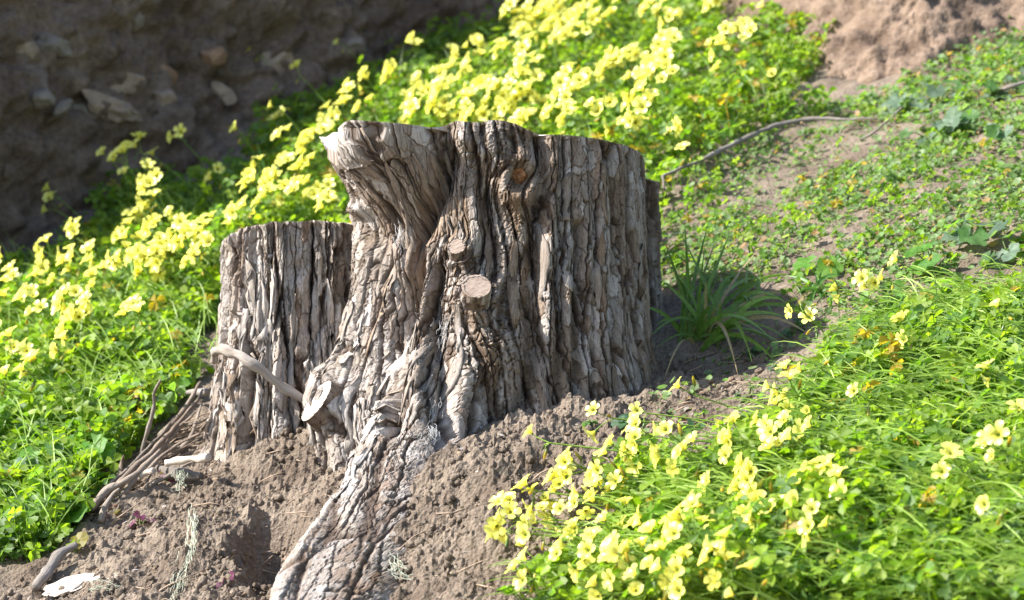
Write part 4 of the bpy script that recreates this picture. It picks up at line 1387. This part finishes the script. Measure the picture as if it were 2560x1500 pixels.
# ------------------------------------------------------------------ yellow flowers
def flower_template(open_=1.0, seed=0):
    rng = np.random.default_rng(seed)
    V, F, C = [], [], []
    t = np.array([0, .22, .45, .68, .86, 1.0]); w = np.linspace(-1, 1, 5)
    for k in range(5):
        a = k * 2 * np.pi / 5 + rng.normal() * .06
        op = open_ * rng.uniform(.9, 1.1)
        ln = rng.uniform(.94, 1.06)
        b = len(V)
        for ti in t:
            for wi in w:
                te = ti * (1 - .16 * wi * wi * ti) * ln
                r = .0022 + (.0178 * te ** 1.2) * op + .002 * te * (1 - op)
                z = .0165 * te ** (.62 + .3 * (1 - op)) - .0035 * op * max(te - .6, 0) * 2.2
                hw = .0016 + .0066 * math.sin(min(te * 1.02, 1) * math.pi * .60)
                y = wi * hw
                z += .0016 * wi * wi * te - .0006 * (1 - abs(wi)) * te + .0007 * math.sin(wi * 5 + k + seed) * te
                V.append((r * math.cos(a) - y * math.sin(a), r * math.sin(a) + y * math.cos(a), z + .0004 * (k % 2)))
                yel = lerp(np.array([.76, .66, .05]), np.array([.88, .87, .21]), min(1, te * 1.8))
                C.append(yel)
        F.append(grid_faces(6, 5) + b)
    return np.array(V), np.vstack(F), np.array(C)

def revolve(prof, sides=6):
    V = np.array([(r * math.cos(a), r * math.sin(a), z) for r, z in prof for a in np.arange(sides) * 2 * np.pi / sides])
    return V, grid_faces(len(prof), sides, True)

FLOWERS = []
for k, op in enumerate((1.15, 1.0, .9, 1.25, .68, 1.1, .45)):
    V, F, C = flower_template(op, 500 + k)
    FLOWERS.append(mesh_data('flower', V * .92, F, M_PETAL, True, C))
V, F = revolve([(.0009, -.004), (.0021, -.0025), (.0027, .001), (.0026, .005), (.0023, .007)])
CALYX = mesh_data('calyx', V, F, M_STEM, True, np.repeat(np.array([[.13, .20, .05]]), len(V), 0))
BUDS = []
for k, (c, s) in enumerate((((.50, .42, .05), 1), ((.16, .25, .06), .75), ((.66, .50, .05), 1.0))):
    V, F = revolve([(.0004, -.001), (.0018, .001), (.0026, .005), (.0024, .010), (.0016, .014), (.0003, .0165)])
    t = np.clip(V[:, 2:3] / .012, 0, 1)
    BUDS.append(mesh_data('bud', V * s, F, M_PETAL, True, lerp(np.array([.14, .22, .05]), np.array(c), t)))

HEADS = []      # (u, v, open flowers, region)
def heads(region, txt):
    for e in txt.split(';'):
        a = [int(q) for q in e.split(',')]
        HEADS.append((a[0], a[1], a[2] if len(a) > 2 else 1, region))
heads('shade', '208,387,2;280,404,1;318,412,3;354,379,2;404,407,2;373,441,1;324,453,1;456,349,2;400,478,3;392,508,2;148,497,2;140,525,2;652,140,1;860,112,1;752,191,1;705,275,1;707,307,2;608,335,1;733,350,2')
heads('shade2', '1048,125,2;1126,144,1;1198,133,3;1205,170,3;1156,172,2;1175,208,4;1114,203,3;1065,210,2;1005,197,3;933,220,3;889,246,3;948,258,1;876,290,4;838,299,2;1035,261,3;1065,250,2;1092,236,2;1122,243,3;1270,148,4;1304,205,3;917,277,2')
heads('lip', '557,449,2;654,430,2;650,474,3;741,421,2;705,478,4;697,466,2;785,436,3;792,383,4;820,360,3;614,542,3;735,500,4;773,493,4;807,508,2;680,505,2;838,470,3;660,540,2;830,540,3;590,560,2')
heads('behind', '1141,288,5;1105,275,3;1054,299,4;1180,282,4;1262,258,6;1217,239,4;1290,285,4;1240,296,4;1345,242,4;1320,268,3;1437,212,4;1467,243,4;1418,261,3;1495,225,4;1406,303,3;1361,296,4;1512,288,3;1450,310,3;1596,334,3;1560,330,2;1330,318,3;1200,305,3')
heads('upper', '1315,68,5;1361,49,5;1406,8,4;1338,140,4;1342,182,3;1459,83,6;1440,60,4;1512,23,4;1480,40,3;1320,100,4;1390,95,4;1420,30,4;1545,60,3;1500,75,4;1290,40,3;1560,5,2;1370,75,5;1405,120,3;1440,110,4')
heads('right', '1558,182,6;1590,155,4;1540,200,4;1619,258,5;1605,225,4;1683,178,4;1650,165,3;1640,280,4;1687,117,4;1683,27,4;1687,212,4;1670,150,3;1625,190,3;1615,300,3;1700,60,3;1640,30,3')
heads('slope', '1808,23,6;1790,8,3;1861,114,8;1885,100,3;1812,140,3;1810,178,1;1940,23,1;1940,197,1;1730,333,1;1702,322,2;1728,383,1')
heads('leftedge', '216,587,3;136,644,3;184,640,1;23,686,4;129,695,1;201,667,3;195,700,2;246,652,2;270,658,2;318,674,4;261,731,4;106,743,5;159,712,1')
heads('drift', '368,557,5;341,587,3;350,620,2;453,544,2;417,587,6;474,587,4;534,583,3;379,644,3;424,652,6;493,625,5;531,644,4;424,682,3;460,640,4;520,610,3;395,670,3;505,670,2')
heads('field', '349,800,3;373,812,1;186,860,2;175,878,2;30,834,1;78,862,1;30,885,2;87,894,2;102,941,3;27,977,4;201,770,4;227,788,3;216,818,3;115,790,2;76,784,2;19,784,3;50,720,3;20,960,2')
heads('mid', '2134,727,2;2187,724,2;2236,708,2;2284,674,1;2007,780,1;2043,815,1;2275,840,1;2284,860,1;2054,924,1;1740,989,1;1842,1038,1;1994,989,4;2039,1031,1;2000,1010,2;2177,1004,1;2517,799,1')
heads('bededge', '2509,951,2;2410,1182,3;2517,1137,3;2524,1258,1;2480,1100,1;2550,1045,1')
heads('bedtop', '1865,1069,2;1709,1111,3;1760,1152,3;1868,1114,4;1944,1084,2;2001,1111,4;2058,1073,2;1812,1213,2;1777,1262,1')
heads('bedmid', '1918,1228,6;1933,1270,3;2103,1213,6;2134,1228,3;2039,1266,3;2149,1292,3;1800,1300,3;1885,1312,2;1948,1319,5;2039,1319,3;2030,1290,2;1921,1353,3')
heads('bedlow', '1740,1353,5;1815,1361,3;2096,1353,2;1687,1421,2;1849,1421,4;1755,1463,5;1683,1463,1;1679,1425,2;1830,1450,2;1900,1480,2;1730,1490,3')
heads('frontleft', '1531,1046,2;1619,1033,1;1372,1107,1;1630,1092,4;1626,1152,3;1569,1137,1;1467,1175,5;1550,1182,4;1342,1228,2;1368,1251,2;1440,1243,5;1482,1243,2;1528,1239,3;1575,1215,2')
heads('frontmid', '1308,1300,4;1277,1330,2;1391,1300,3;1368,1330,2;1448,1308,2;1486,1334,2;1349,1406,2;1338,1448,2;1539,1342,2;1626,1334,1;1630,1277,1;1590,1300,2')
heads('frontlow', '1467,1395,5;1500,1400,2;1558,1395,3;1634,1395,3;1577,1429,2;1539,1486,2;1615,1486,3;1600,1450,2;1650,1350,2;1480,1430,2')

REGION = {'shade': 'in shade at the dark bank\'s foot', 'shade2': 'in the shaded patch behind the tall stump\'s lip',
          'lip': 'between the furrowed stump and the tall stump\'s lip', 'behind': 'in the drift just over the tall stump\'s rim',
          'upper': 'in the highest drift, at the top edge', 'right': 'over the tall stump\'s right shoulder',
          'slope': 'beside the bare brown slope', 'leftedge': 'against dark shade at far left', 'drift': 'crowding the furrowed stump\'s left rim',
          'field': 'in the clover at the left edge', 'mid': 'leaning over the shaded hollow and slope', 'bededge': 'along the green bed\'s right edge',
          'bedtop': 'at the top of the lower right bed', 'bedmid': 'in the middle of the lower right bed',
          'bedlow': 'at the bottom of the lower right bed', 'frontleft': 'over bare soil before the tall stump',
          'frontmid': 'at the front bed\'s left tip', 'frontlow': 'at the bottom edge beside bare soil'}
ORD = ['leftmost', 'second', 'third', 'fourth', 'fifth', 'sixth', 'seventh', 'eighth', 'ninth', 'tenth', 'eleventh', 'twelfth', 'thirteenth', 'fourteenth', 'fifteenth',
       'sixteenth', 'seventeenth', 'eighteenth', 'nineteenth', 'twentieth', 'twenty-first', 'twenty-second', 'twenty-third', 'twenty-fourth']
NUM = {1: 'single yellow bloom', 2: 'yellow bloom pair', 3: 'yellow bloom trio'}

def flower_plant(u, v, nf, region, label, seed):
    rng = np.random.default_rng(seed)
    nf = nf + int(rng.integers(0, 3)) + (region in ('behind', 'upper', 'right', 'drift', 'lip')) if nf > 2 else nf
    near = region in ('bedtop', 'bedmid', 'bedlow', 'frontleft', 'frontmid', 'frontlow', 'mid', 'bededge')
    hh = rng.uniform(.085, .15) if not near else rng.uniform(.06, .115)
    if region == 'shade':
        hh = rng.uniform(.12, .2)
    lx = rng.uniform(.03, .09) if not near else rng.uniform(.05, .14)
    if region in ('frontleft', 'frontmid'):
        hh = rng.uniform(.05, .09); lx = rng.uniform(.16, .28)
    ly = rng.uniform(-.02, .05)
    # head: on the sight line, hh above the ground; the foot stands to the right of it
    head = on_ground(u, v, hh)
    if head is None or head[1] > 2.9:
        d = 7.2 + rng.uniform(-.2, .2)
        head = px3(u, v, d)
    base = np.array([head[0] + lx, head[1] + ly, 0.0]); base[2] = float(ground_h(base[0], base[1])) - .004
    if in_stump(base[0], base[1]):
        base[0] += .12; base[1] -= .08
        base[2] = float(ground_h(base[0], base[1])) - .004
    if base[2] > head[2] - .03:
        base[2] = head[2] - .05
    root = empty('flower_stalk', base)
    tag(root, label, 'flower', 'yellow flowers on the slope')
    top = head - base
    mid = np.array([top[0] * .35 + rng.normal() * .006, top[1] * .4, top[2] * .62])
    C = spline([np.zeros(3), mid, top], 10)
    SV, SF, b = [], [], 0
    rs = .0015 if near else .0013
    V, F = tube(C, np.linspace(rs * 1.15, rs * .8, 10), 5, False)
    SV.append(V); SF.append(F[0]); b += len(V)
    tdir = unit(C[-1] - C[-2])
    nb = int(rng.integers(1, 4)) if nf < 6 else 1
    spots = []
    for k in range(nf + nb):
        isb = k >= nf
        a = rng.uniform(0, 6.28)
        side = frame(tdir)[:, :2] @ np.array([math.cos(a), math.sin(a)])
        if isb:
            dr = unit(tdir * .3 + side * .8 + np.array([0, 0, -.5])); ln = rng.uniform(.008, .018)
        else:
            for _ in range(12):
                a = rng.uniform(0, 6.28); q = rng.uniform(.2, 1.0)
                side = frame(tdir)[:, :2] @ np.array([math.cos(a), math.sin(a)])
                dr = unit(tdir * .75 + side * q + np.array([-.12, -.08, .12])); ln = rng.uniform(.013, .030) + .0025 * nf
                e = top + dr * ln
                if all(np.linalg.norm(e - s) > .021 for s in spots):
                    break
            spots.append(top + dr * ln)
        e = top + dr * ln
        V, F = tube(spline([top - tdir * .002, top + dr * ln * .55 + tdir * .003, e], 5), [rs * .6, rs * .5, rs * .5, rs * .5, rs * .55], 4, False)
        SV.append(V); SF.append(F[0] + b); b += len(V)
        if isb:
            o = bpy.data.objects.new('bud', BUDS[int(rng.integers(0, 3))])
            ax = unit(dr + np.array([0, 0, -.3]))
            s = rng.uniform(.8, 1.2)
        else:
            o = bpy.data.objects.new('flower', FLOWERS[int(rng.choice([0, 1, 2, 3, 4, 5, 6], p=[.2, .2, .15, .2, .08, .14, .03]))])
            ax = unit(dr * .7 + np.array([-.45, -.15, .45]) * rng.uniform(.1, 1.2) + rng.normal(size=3) * .38)
            s = rng.uniform(.78, 1.06) * (.78 if near else .95)
        COL.objects.link(o)
        o.parent = root
        M = np.eye(4); M[:3, :3] = frame(ax, (math.cos(a), math.sin(a), .1)) * s; M[:3, 3] = e
        o.matrix_local = Matrix(M.tolist())
        if not isb:
            c = bpy.data.objects.new('calyx', CALYX)
            COL.objects.link(c)
            c.parent = o
    V = np.vstack(SV)
    mesh_obj('stem', V, np.vstack(SF), M_STEM, root, True, np.repeat((np.array([[.20, .31, .045]]) * rng.uniform(.8, 1.2)), len(V), 0))

for reg in REGION:
    L = sorted([h for h in HEADS if h[3] == reg])
    n = len(L)
    for k, (u, v, nf, _) in enumerate(L):
        where = REGION[reg]
        o_ = ('leftmost' if k == 0 else 'rightmost' if k == n - 1 else ORD[k] + ' from left')
        num = NUM.get(nf, 'yellow bloom cluster')
        flower_plant(u, v, nf, reg, '%s, %s %s' % (num, o_, where), 1000 + int(u) * 7 + int(v))

# ------------------------------------------------------------------ lichen strands and web threads
def strands(name, paths, per, spread, rad, mat, seed):
    rng = np.random.default_rng(seed)
    Vs, Fs, b = [], [], 0
    for pts in paths:
        C0 = spline(np.array(pts), 14)
        for k in range(per):
            a, e = sorted(rng.uniform(0, 1, 2)); e = min(1, a + .3)
            t = np.linspace(a, e, 7)
            C = np.stack([np.interp(t, np.linspace(0, 1, 14), C0[:, i]) for i in range(3)], -1)
            C = C + rng.normal(size=3) * spread + .9 * spread * np.stack([fbm(C * 70 + k * 3.1 + i, 2, 60 + i) for i in range(3)], -1)
            V, F = tube(C, rad, 3, False)
            Vs.append(V); Fs.append(F[0] + b); b += len(V)
    tag(mesh_obj(name, np.vstack(Vs), np.vstack(Fs), mat), kind='stuff')
strands('lichen', [[at(490, 1255, .03), at(484, 1330, .02), at(478, 1395, .014), at(455, 1440, .01)], [at(460, 1430, .012), at(440, 1470, .01), at(425, 1510, .01)]], 32, .006, .0004, M_LICHEN, 1)
strands('lichen', [[at(455, 1175, .04), at(450, 1200, .03), at(452, 1225, .02)], [at(980, 1390, .012), at(1000, 1430, .012), at(1030, 1440, .01)], [at(230, 1470, .01), at(300, 1470, .01)]], 45, .006, .0004, M_LICHEN, 2)
sp = lambda u, v, o=.006: (lambda q: q[0] + q[1] * o)(stump_point(u, v))
strands('cobweb', [[sp(1092, 1085, .02), sp(1060, 1110, .03), sp(1035, 1140, .02)], [sp(1085, 1010), sp(1075, 1060)], [sp(1120, 800), sp(1115, 880)], [sp(990, 560), sp(1000, 680, .02)]], 40, .006, .00022, M_WEB, 3)
